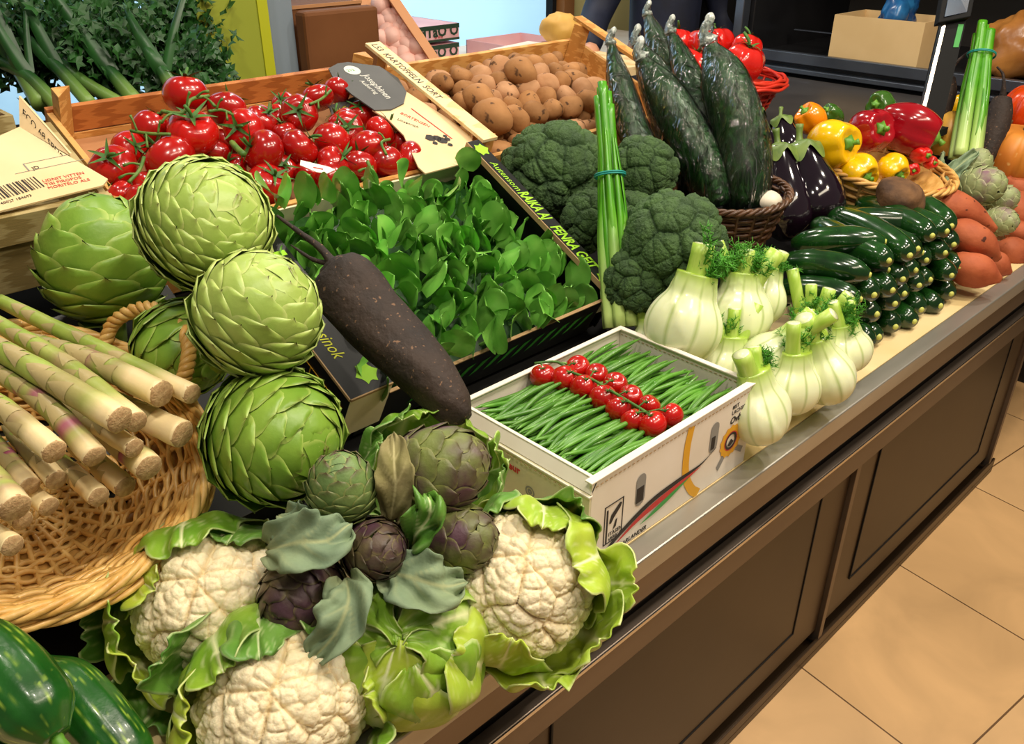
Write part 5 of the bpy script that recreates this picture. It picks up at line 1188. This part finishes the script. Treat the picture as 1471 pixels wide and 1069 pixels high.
zuc2((1190,318,2.01),(1333,326,1.98),.031,'long zucchini on top of the pile, lying across the back')
zuc2((1225,305,2.10),(1358,322,2.06),.036,'thickest zucchini on top at the right end of the pile')
zuc2((1137,350,1.90),(1271,347,1.83),.029,'bright glossy zucchini on top at the left of the pile')
zuc2((1118,378,1.84),(1249,395,1.75),.032,'zucchini on the left side, directly below the bright glossy one')
zuc2((1112,418,1.82),(1236,430,1.72),.032,'zucchini low on the left side, above the fennel')
zuc2((1160,372,1.93),(1276,388,1.83),.029,'zucchini in the second row from the top, left half')
zuc2((1230,355,1.98),(1325,363,1.92),.029,'zucchini below the long top one, right of centre')

# ------------------------------------------------------------------ roots, sweet potatoes, small artichokes at the right
def root(name, p, R, m_, seed, sz, ax, lb, cat, group=None, amp=.25):
    b = MB(); b.lathe([(math.sin(PI*i/18)**.8*R+.0002, -math.cos(PI*i/18)*R*sz) for i in range(19)],26); b.V = [tuple(Vector(v)*(1+amp*fbm(Vector(v)/R*1.3+Vector((seed,0,0)))+amp*.5*fbm(Vector(v)/R*3.5+Vector((seed,3,0))))) for v in b.V]
    o = link(name, b.me(name,m_)); o.matrix_world = frame_z(p, ax, seed); tag(o, lb, cat, group); return o
root('celeriac', at(1293,284,2.04), .058, 'root_brown', 1, .72, (0,-.2,1), 'round rough brown root behind the zucchini pile', 'root', amp=.15)
root('celeriac', at(1372,340,2.17), .038, 'root_brown', 2, 1.2, (0,-.3,1), 'small knobbly brown root between zucchini and sweet potatoes', 'root', amp=.3)
def swp(pts, w_, lb, s):
    d = pts[1][2]; r = w_*.96*d/FPX/2; P = [at(*p) for p in pts]; o,Q,_ = longveg('sweet_potato', P, [r*.12,r*.5,r*.85,r,r*1.02,r*.93,r*.74,r*.46,r*.2],'sweet',20,seg=24,f=lambda t,a_: 1+.06*math.cos(3*a_+s+t*3)+.04*math.cos(5*a_+t*6+s)); tag(o, lb, 'sweet potato', 'sweet potatoes at the right end')
swp([(1318,292,2.16),(1372,298,2.15),(1430,330,2.15)],50,'sweet potato lying highest, behind the zucchini pile',1)
swp([(1350,322,2.12),(1398,345,2.10),(1435,372,2.11)],52,'sweet potato in the middle with its pointed tip down',2)
swp([(1352,372,2.08),(1400,388,2.07),(1437,402,2.07)],50,'sweet potato lying lowest on the cream board',3)
swp([(1408,362,2.20),(1430,380,2.19),(1452,392,2.19)],38,'short sweet potato tip sticking out beside the lowest one',4)
swp([(1425,352,2.32),(1455,362,2.32),(1500,370,2.33)],40,'sweet potato at the right picture edge near the steel rim',5)
swp([(1430,280,2.42),(1465,305,2.42),(1510,330,2.42)],52,'sweet potato right of the pale artichokes, cut by the picture edge',6)
swp([(1435,255,2.52),(1470,272,2.52),(1510,280,2.52)],38,'sweet potato below the pumpkin at the picture edge',7)
swp([(1440,325,2.38),(1470,335,2.38),(1510,345,2.38)],34,'dark sweet potato wedged at the picture edge',8)
for i,(px,py,d,w_,ax,lb) in enumerate([(1400,240,2.34,46,(.45,.85,.2),'pale artichoke with long leaves, leaning at the pale basket'),(1408,268,2.24,58,(.7,.1,.6),'purple-tinged pale artichoke in front of the leaning one'),(1436,288,2.30,44,(.7,.3,.5),'pale green artichoke to the right of the purple-tinged one'),(1436,318,2.20,42,(.85,-.1,.4),'small pale artichoke lying between sweet potatoes')]):
    o = artichoke('artichoke', w_*d/FPX/2, 'artichoke_pale', 44, 70+i, W=.5, elong=1.2); o.matrix_world = frame_z(at(px,py,d), cdir(*ax), i); tag(o, lb, 'artichoke', 'pale artichokes at the right'); bpy.context.view_layer.update()
    if i == 0:
        flatleaf(o,'greyleaf',[at(1352,275,2.30),at(1365,250,2.29),at(1385,232,2.28),at(1405,218,2.3)],.020,11); flatleaf(o,'greyleaf',[at(1350,270,2.26),at(1352,240,2.26),at(1354,218,2.27)],.010,12); flatleaf(o,'greyleaf',[at(1362,282,2.27),at(1378,260,2.26),at(1390,245,2.26)],.018,13)
for i,(pts,w_,lb) in enumerate([([(1328,205,2.50),(1348,150,2.50),(1358,112,2.50)],40,'black radish standing left of the leek bundle with its thin root up'),([(1412,235,2.52),(1430,185,2.52),(1440,142,2.52)],36,'black radish standing right of the leek bundle')]):
    r = w_*2.5/FPX/2; P = [at(*p) for p in pts]; o,Q,_ = longveg('black_radish',P,[r*.6,r*.9,r,r,r*.95,r*.7],'beet',18,seg=18); tag(o, lb, 'black radish')
    b = MB(); e = Q[-1]; tx = [(1372,92),(1382,82),(1395,72)] if i == 0 else [(1442,118),(1440,105),(1432,96)]; b.tube(spline([e]+[at(*q,2.5)-o.location for q in tx],10),[.012,.009,.006,.005,.004,.004,.004,.003,.003,.003],6); b.obj('root_tail','beet',o)
root('squash', at(1362,192,2.50), .058, 'squash', 3, 1.1, (.1,0,1), 'pale yellow squash with a dry stem behind the pepper basket', 'squash', amp=.05)
root('squash', at(1377,155,2.66), .026, 'pepper_yellow', 4, 1.5, (.1,0,1), 'small bright yellow squash tip above the pale one', 'squash', amp=.05)
b = MB(); b.tube(spline([at(1375,172,2.47),at(1384,166,2.46),at(1392,168,2.45)],6),[.016,.014,.012,.012,.013,.011],9); b.add([],[])
o = b.obj('squash_stem','root_brown'); bpy.context.view_layer.update(); sq = [x for x in bpy.data.objects if x.name == 'squash'][0]; o.parent = sq; o.matrix_parent_inverse = sq.matrix_world.inverted()
def pump(px,py,d,w_,m_,lb,nl_=9,fl=.8,ax=(0,-.1,1)):
    R = w_*d/FPX/2; b = MB(); b.lathe([(math.sin(PI*i/20)**.75*R*(1 if i<15 else 1-.02*(i-15))+.0002, (-math.cos(PI*i/20)*fl-(.14*max(0,(i-16)/4)))*R) for i in range(21)],72,f=lambda t,a_: 1-.14*(1-abs(math.cos(nl_/2*a_)))**3*math.sin(PI*t)); o = b.obj('pumpkin',m_); o.matrix_world = frame_z(at(px,py,d),ax,.3)
    b = MB(); b.tube(spline([(0,0,R*fl*.75),(0,0,R*fl*.95),(.1*R,0,R*fl*1.2)],6),[R*.16,R*.12,R*.1,R*.09,R*.09,R*.1],8); b.obj('stem','root_brown',o); tag(o, lb, 'pumpkin', 'pumpkins at the right end')
pump(1462,222,2.55,104,'pumpkin','orange ribbed pumpkin with pale patches beside the black radish')
pump(1486,160,2.85,88,'pumpkin_red','red-orange pumpkin at the right picture edge above the ribbed one',fl=.85)
pump(1440,205,2.80,66,'pumpkin','smaller orange pumpkin behind the ribbed one')

# ================================================================== BACK OF THE SHOP
# leafy bunches behind the crate
def bunch(p, s, seed, lb, name='parsley_bunch', m_='parsley', n=520, cat='herbs', tall=1.2):
    r_ = random.Random(seed); t = tag(empty(name, loc=p), lb, cat); b = MB(); sb_ = MB()
    for k in range(46):
        a_ = r_.uniform(0,2*PI); q = r_.uniform(.1,1)**.6; e = Vector((math.cos(a_)*q*s, math.sin(a_)*q*s*.7, s*tall*r_.uniform(.6,1.5))); P = spline([(0,0,-.05),e*.5+Vector((0,0,s*.1)),e],6); sb_.tube(P,[.0035,.003,.003,.0025,.002,.0012],4)
        for j in range(n//46):
            c = P[r_.choice([2,3,4,5,5])]+Vector((r_.gauss(0,.028),r_.gauss(0,.028),r_.gauss(0,.028))); d1 = Vector((r_.gauss(0,1),r_.gauss(0,1),r_.gauss(0,1))).normalized(); d2 = d1.orthogonal().normalized(); d3 = d1.cross(d2); l = r_.uniform(.014,.030)
            V = [c]
            for z in range(9): a2 = -2.2+4.4*z/8; rr__ = l*(1 if z%2 == 0 else .58); V.append(c+d1*math.cos(a2)*rr__+d2*math.sin(a2)*rr__*.9+d3*.004*math.cos(z*1.4))
            b.add(V, [(0,z+1,z+2) for z in range(8)])
    b.obj('leaves', m_, t, False); sb_.obj('stems','leek_dark',t); return t
for i,(px,py,d,s,lb) in enumerate([(60,85,2.2,.12,'bushy dark parsley bunch behind the crate corner post'),(125,60,2.45,.15,'tall dark green herb bunch left of the bright window gap'),(170,95,2.2,.12,'parsley bunch directly above the tomato crate back board'),(225,70,2.4,.15,'feathery herb bunch in the middle of the back row'),(268,60,2.45,.125,'herb bunch with light stems beside the green column'),(285,105,2.2,.09,'small herb bunch low beside the green column'),(10,40,2.35,.15,'dark herb bunch at the left picture edge')]):
    bunch(at(px,py+55,d), s, 50+i, lb)
for i,(pts,r,lb) in enumerate([([(175,150,2.05),(110,110,2.08),(60,60,2.12),(20,-20,2.2)],.016,'broad dark leek leaves fanning left behind the crate'),([(60,150,2.0),(25,95,2.05),(-15,50,2.1)],.022,'pale green leek lying at the far left edge'),([(195,145,2.05),(160,105,2.08),(125,70,2.12)],.019,'leek shaft with light green base, third from the left'),([(130,150,2.0),(80,95,2.05),(30,50,2.1)],.017,'dark leek between the two leftmost ones'),([(250,128,2.04),(235,105,2.05),(222,82,2.07)],.018,'short cut leek end next to the topmost tomato'),([(90,160,1.98),(40,110,2.02),(-10,85,2.06)],.018,'leek lowest at the left behind the corner post')]):
    P = [at(*p) for p in pts]; Q = spline(P,20); c = Q[0].copy(); b = MB(); b.tube([q-c for q in Q],[r*(1-.3*k/20) for k in range(20)],10,a=[max(0,.9-k/9) for k in range(20)]); o = link('leek', b.me('leek','leek_dark')); o.location = c; tag(o, lb, 'leek', 'leeks behind the tomato crate')
    for k in range(3):
        b = MB(); dv = cdir(random.uniform(-.5,.3),.6,random.uniform(-.3,.3)); 
        def fn(u,v): q = Q[9].lerp(Q[-1]+dv*.12*(k+.4), v)-c; s_ = (Q[-1]-Q[9]).normalized().cross(CB).normalized(); return q+s_*u*r*1.0*(1-v)**.5+CB*(-.006*u*u+.03*math.sin(PI*v))
        b.grid(fn,4,10); b.obj('leek_leaf','leek_dark',o)

# grey cabinet side, brown frame and cardboard beyond the column
g0 = at(408,60,2.75)
def panel(name, x0, x1, y, y2, z0, z1, m_, lb, cat, bv=.002):
    b = MB(); cx_ = (x0+x1)/2; b.box(x0-cx_,x1-cx_,0,y2-y,0,z1-z0); o = b.obj(name,m_,None,False); o.location = (cx_,y,z0); bev(o,bv)
    if lb: tag(o, lb, cat)
    return o
xa = ray_y(386,50,2.5).x; xb = ray_y(424,50,2.5).x; xc = ray_y(547,50,2.5).x
panel('partition_panel', xa+.003, xb, 2.5, 2.62, 0, 2.3, 'grey_panel', 'blue-grey metal side panel standing right of the green column', 'panel')
tb = tag(empty('cardboard_box', loc=(xb+.004,2.56,0)), 'open brown cardboard box with pale rim behind the folded one', 'box')
zt = ray_y(470,6,2.56).z; b = MB(); b.box(0,xc-xb-.03,0,.25,.7,zt); bev(b.obj('box_body','card_brown',tb,False),.003); b = MB(); b.box(0,xc-xb-.03,-.004,.0,zt-.006,zt+.004); b.obj('box_rim','liner',tb,False)
x0 = ray_y(441,60,2.44).x; z1 = ray_y(500,12,2.44).z
panel('cardboard_box', x0, ray_y(547,60,2.44).x, 2.44, 2.50, .85, z1, 'card_brown', 'brown flattened cardboard box leaning in front of the grey panel', 'box', .012)

# eggs in a slanted wooden crate
EC = basis(ray_y(640,100,2.85), (1,0,0), (0,.6,1)); 
ec = tag(empty('egg_crate'), 'slanted wooden crate of pink eggs behind the crates', 'crate')
e0 = at(648,108,2.97); e1 = at(558,-25,2.97); b = MB(); dv = (e1-e0).normalized(); nn_ = CB.copy(); sd = cdir(-1,-.1,0)
ec.location = e0
b.prism([Vector((0,0,0)), (e1-e0), (e1-e0)+cdir(-.55,-.35,0)*.03, cdir(-.55,-.35,0)*.03], CF*.22); b.obj('side_board','crate_orange',ec,False)
b = MB(); b.prism([CF*.10+cdir(-.6,-.6,0)*.01, CF*.10+(e1-e0), CF*.10+(e1-e0)+cdir(-1,0,0)*.35, CF*.10+cdir(-1,0,0)*.35], CF*.012); b.obj('bottom_board','crate_orange',ec,False)
b = MB(); b.lathe([(.029*math.sin(PI*i/14)*(1-.10*math.cos(PI*i/14))+.0001,-.036*math.cos(PI*i/14)) for i in range(15)],16); egm = b.me('egg','egg'); re_ = random.Random(4)
for j in range(10):
    for i in range(9):
        px = 548+i*15+(7 if j%2 else 0); py = 8+j*11.5; lim = 556+(py)*.76
        if px > lim or (px > 640): continue
        o = link('egg', egm); o.matrix_world = frame_z(at(px+re_.uniform(-2,2),py+re_.uniform(-2,2),3.02+.02*re_.random()),(re_.uniform(-1,1),re_.uniform(-1,1),re_.uniform(-.6,.6)),0,re_.uniform(.8,1.25)); tag(o,'pink egg heaped in the slanted wooden crate','egg','pink eggs in the crate')
# printed cartons
for k,(py0,py1,lb) in enumerate([(40,66,'upper printed pink and green carton of the stack by the window'),(68,96,'lower printed pink and green carton of the stack by the window')]):
    Y = 3.15; a_ = ray_y(588,py1+10,Y); c_ = ray_y(660,py1,Y); z1 = ray_y(660,py0-8,Y).z; z0_ = ray_y(660,py1-10,Y).z
    t = tag(empty('printed_carton', loc=(a_.x,Y,z0_)), lb, 'carton'); wx = c_.x-a_.x; hz = z1-z0_-.002
    b = MB(); b.box(0,wx,0,.34,0,hz); bev(b.obj('carton_body','pink_card',t,False),.002)
    b = MB(); b.box(0,wx,-.002,-.0005,hz-.018,hz); b.box(0,wx,-.002,-.0005,0,.010); b.box(wx+.0005,wx+.002,0,.34,hz-.02,hz); b.obj('green_border','green_print',t,False)
    text('printed_lettering','HTaO O',.062,basis((wx*.18,-.0025,hz*.32),(1,0,0),(0,0,1)),'green_print',t,bold=.002)
    text('printed_lettering','arena',.02,basis((wx*.5,-.0025,hz*.2),(1,0,0),(0,0,1)),'ink_red',t)
b = MB(); w0 = ray_y(670,84,3.2); b.box(0,.9,0,.3,-.03,0); o = b.obj('folded_carton','card_white',None,False); o.location = (ray_y(668,88,3.1).x,3.12,ray_y(668,84,3.12).z); tag(o,'flat pale carton lying on the window shelf','carton')
t = tag(empty('open_carton', loc=ray_y(730,82,2.9)), 'open pink carton with small prints behind the potato crate', 'carton'); wx = ray_y(808,80,2.9).x-ray_y(730,82,2.9).x
b = MB(); b.box(0,wx,0,.004,-.06,.045); b.box(0,.004,0,.28,-.06,.045); b.box(wx-.004,wx,0,.28,-.06,.045); b.box(0,wx,.276,.28,-.06,.045); b.box(0,wx,0,.28,-.06,-.055); b.obj('carton_walls','pink_card',t,False)
b = MB(); b.add([(.07,-.001,-.03),(.09,-.001,-.03),(.08,-.001,.02)],[(0,1,2)]); b.obj('orange_print','pepper_orange',t,False)
text('printed_lettering','H S',.03,basis((.02,-.001,-.02),(1,0,0),(0,0,1)),'ink',t)
b = MB(); b.box(-.9,1.2,0,.55,-.04,0); o = b.obj('back_shelf','card_white',None,False); o.location = (2.9,2.9,ray_y(700,90,2.95).z-.03); tag(o,'pale shelf below the bright window','shelf')

# person in a dark jacket
pr = tag(empty('person', loc=(3.06+CR.x*.20,2.55+CR.y*.20,0)), 'person in a dark navy quilted jacket standing behind the counter, cropped at the chest', 'person')
def skinned(name, pts, edges, rad, m_, parent, lv=2):
    me = bpy.data.meshes.new(name); me.from_pydata(pts, edges, []); me.materials.append(MATS[m_]); o = bpy.data.objects.new(name, me); COL.objects.link(o); o.parent = parent
    md = o.modifiers.new('skin','SKIN'); sv = me.skin_vertices[0].data
    for i,r in enumerate(rad): sv[i].radius = r if hasattr(r,'__len__') else (r,r)
    sv[0].use_root = True; o.modifiers.new('sub','SUBSURF').levels = lv; o.modifiers['sub'].render_levels = lv
    for p_ in me.polygons: p_.use_smooth = True
    md.use_smooth_shade = True; return o
S_ = -CR.copy(); S_.z = 0; S_.normalize(); Fw = -CF.copy(); Fw.z = 0; Fw.normalize()   # person faces the aisle
def pp(s, f, z): q = S_*s+Fw*f; return (q.x,q.y,z)
J = [pp(0,0,.95),pp(0,.01,1.12),pp(0,.0,1.30),pp(0,-.01,1.46),pp(0,0,1.53),pp(0,.02,1.60),pp(0,.03,1.70),pp(0,.03,1.78),
     pp(.17,0,1.42),pp(.30,.05,1.16),pp(.34,.30,1.06),pp(-.17,0,1.42),pp(-.27,-.03,1.15),pp(-.25,.15,.98),pp(.10,0,.90),pp(.11,.02,.50),pp(.11,-.02,.08),pp(.11,.12,.03),pp(-.10,0,.90),pp(-.11,.02,.50),pp(-.11,-.02,.08),pp(-.11,.12,.03)]
EJ = [(0,1),(1,2),(2,3),(3,4),(4,5),(5,6),(6,7),(3,8),(8,9),(9,10),(3,11),(11,12),(12,13),(0,14),(14,15),(15,16),(16,17),(0,18),(18,19),(19,20),(20,21)]
RJ = [.14,.14,.15,.13,.055,.06,.095,.07,.07,.05,.035,.07,.05,.035,.085,.06,.045,.035,.085,.06,.045,.035]
skinned('body', J, EJ, RJ, 'skin', pr)
ci = [0,1,2,3,8,9,10,11,12,13]; mp_ = {c:i for i,c in enumerate(ci)}
skinned('jacket', [J[c] for c in ci], [(mp_[a],mp_[b_]) for a,b_ in EJ if a in mp_ and b_ in mp_], [.165,.16,.17,.15,.085,.07,.05,.085,.07,.05], 'navy', pr)
ci = [0,14,15,16,18,19,20]; mp_ = {c:i for i,c in enumerate(ci)}
skinned('trousers', [J[c] for c in ci], [(mp_[a],mp_[b_]) for a,b_ in EJ if a in mp_ and b_ in mp_], [.16,.11,.085,.07,.11,.085,.07], 'denim', pr)
hd = Vector(pp(0,.03,1.70)); b = MB(); b.lathe([(.105*math.sin(PI*i/14)+.001,-.12*math.cos(PI*i/14)) for i in range(15)],20); h_ = b.obj('hair','hair',pr); h_.location = hd-Fw*.025+Vector((0,0,.035))
for sx_ in (-1,1):
    b = MB(); b.lathe([(.011*math.sin(PI*i/8)+.0001,-.011*math.cos(PI*i/8)) for i in range(9)],10); e_ = b.obj('eye','black',pr); e_.location = hd+S_*(.033*sx_)+Fw*.088+Vector((0,0,.0))
    hb_ = Vector(J[10] if sx_ > 0 else J[13]); b = MB(); b.tube([hb_, hb_+Fw*.05, hb_+Fw*.09],[.034,.04,.032],10)
    for k in range(4): b.tube(spline([hb_+Fw*.07+S_*(.018*(k-1.5)), hb_+Fw*(.12+.006*(k%3))+S_*(.020*(k-1.5)), hb_+Fw*.145+S_*(.02*(k-1.5))-Vector((0,0,.02))],6),.009,7)
    b.tube(spline([hb_+Fw*.04, hb_+Fw*.08-S_*(.04*sx_), hb_+Fw*.11-S_*(.045*sx_)],5),.011,7); b.obj('hand','skin',pr)
root('paper_bag', at(806,42,2.95), .066, 'paper_yellow', 5, .75, (0,0,1), 'yellow-brown paper bag lying between window and dark jacket', 'bag', amp=.2)
b = MB(); b.box(-.12,.12,0,.2,-.07,0); o = b.obj('white_carton','card_white',None,False); o.location = at(800,72,2.95); tag(o,'small white carton under the yellow-brown bag','carton'); o.rotation_euler.z = .2
b = MB(); b.box(-.35,.45,-.12,.45,-.03,0); o = b.obj('side_table','wood_pale',None,False); o.location = at(800,72,2.95)+Vector((0,0,-.071)); tag(o,'pale table carrying the white carton and the bag','table')

# refrigerated case along the right side
rc = tag(empty('refrigerated_case', loc=(3.3,1.2,0)), 'dark metal refrigerated case with shelf and bright rails at the back right', 'case')
def rp_(name,m_,*bx):
    b = MB()
    for q in bx: b.box(q[0]-3.3,q[1]-3.3,q[2]-1.2,q[3]-1.2,q[4],q[5])
    o = b.obj(name,m_,rc,False); bev(o,.003); return o
rp_('base','dark_metal',(3.34,4.2,.3,2.1,0,.93)); rp_('shelf','dark_metal',(3.32,4.2,.3,2.1,1.0,1.035))
rp_('front_rail','blue_metal',(3.29,3.32,.3,2.1,1.022,1.062)); rp_('front_rail','blue_metal',(3.285,3.33,.3,2.1,.985,1.004)); rp_('lower_rail','blue_metal',(3.285,3.34,.3,2.1,.885,.897)); rp_('dark_band','black',(3.31,3.345,.3,2.1,.90,.98))
rp_('back_panel','wall_dark',(4.15,4.2,.3,2.1,.93,2.2)); rp_('side_panel','dark_metal',(3.34,4.2,2.06,2.10,.93,2.2)); rp_('side_post','blue_metal',(3.28,3.33,2.075,2.115,.93,2.2)); rp_('side_post','blue_metal',(3.34,3.40,2.36,2.40,0,2.2)); rp_('dark_door','black',(3.36,3.42,2.13,2.35,0,2.2)); rp_('top_panel','black',(3.34,4.2,.3,2.1,1.75,1.8))
rp_('wire_tray','blue_metal',(3.60,3.62,1.72,2.02,1.10,1.106),(3.60,3.9,1.71,1.72,1.06,1.106))
t = tag(empty('beige_box', loc=(3.36,1.37,1.036)), 'plain beige cardboard box on the case shelf with blue plastic in it', 'box')
b = MB(); b.box(0,.25,0,.005,0,.17); b.box(0,.005,.005,.345,0,.17); b.box(.245,.25,.005,.345,0,.17); b.box(0,.25,.345,.35,0,.17); b.box(.005,.245,.005,.345,0,.005); b.obj('box_walls','beige_box',t,False)
root('plastic_bag', Vector((3.48,1.53,1.215)), .09, 'plastic_blue', 6, .6, (0,.5,.2), 'crumpled blue and purple plastic in the beige box', 'plastic bag', amp=.5)
for i,(y,R,lb) in enumerate([(1.10,.12,'amber wrapped package on the case shelf behind the scale'),(.86,.14,'large crumpled amber package behind the leek bundle'),(.60,.13,'crumpled amber package at the right picture edge')]):
    root('wrapped_package', Vector((3.55,y,1.036+R*.8)), R, 'plastic_amber', 7+i, .9, (0,.2,1), lb, 'package', 'amber packages on the case shelf', amp=.3)

# dark worktop behind the counter, carrying the scale and the red basket
b = MB(); b.box(-.62,.55,-.3,.75,-.04,0); o = b.obj('worktop','counter_slate',None,False); bev(o,.004)
zc = .90; o.location = (2.72,1.45,.975); tag(o,'dark slate worktop behind the peppers','worktop')
b = MB(); b.box(2.15,3.2,1.52,2.15,0,.934); o = b.obj('work_cabinet','dark_metal',None,False); tag(o,'dark cabinet carrying the slate worktop','cabinet')
ps = tag(empty('scale_display', loc=(2.62,1.02,.9)), 'black shop scale pole with tilted customer display', 'scale')
P0 = at(1325,178,2.42); P1 = at(1368,-5,2.42)
b = MB(); s_ = CR*.5; b.prism([P0-ps.location, P0-ps.location+CR*.055, P1-ps.location+CR*.055, P1-ps.location], CF*.05+Vector((0,0,0))); b.obj('pole','black',ps,False)
b = MB(); b.prism([P0-ps.location-CR*.012, P0-ps.location-CR*.001, P1-ps.location+CR*.002+(P0-P1)*.18, P1-ps.location-CR*.009+(P0-P1)*.18], CF*.02-CF*.002); b.obj('bright_strip','bright_edge',ps,False)
b = MB(); b.prism([P1-ps.location+(P0-P1)*.4+CR*.035, P1-ps.location+(P0-P1)*.4+CR*.05, P1-ps.location+(P0-P1)*.22+CR*.05, P1-ps.location+(P0-P1)*.22+CR*.035], -CF*.002); b.obj('green_strip','ink_green',ps,False)
D = [at(1348,33,2.40),at(1395,24,2.40),at(1408,-40,2.40),at(1360,-34,2.40)]
b = MB(); b.prism([q-ps.location for q in D], CF*.03); bev(b.obj('display_housing','black',ps,False),.003)
D = [at(1357,24,2.396),at(1389,17,2.398),at(1399,-32,2.398),at(1367,-28,2.398)]; b = MB(); b.prism([q-ps.location for q in D], CF*.002); b.obj('screen','screen',ps,False)
b = MB(); b.box(-.06,.06,-.05,.05,0,.02); o = b.obj('base','black',ps,False); o.location = (P0-ps.location)+Vector((0,0,-.03))
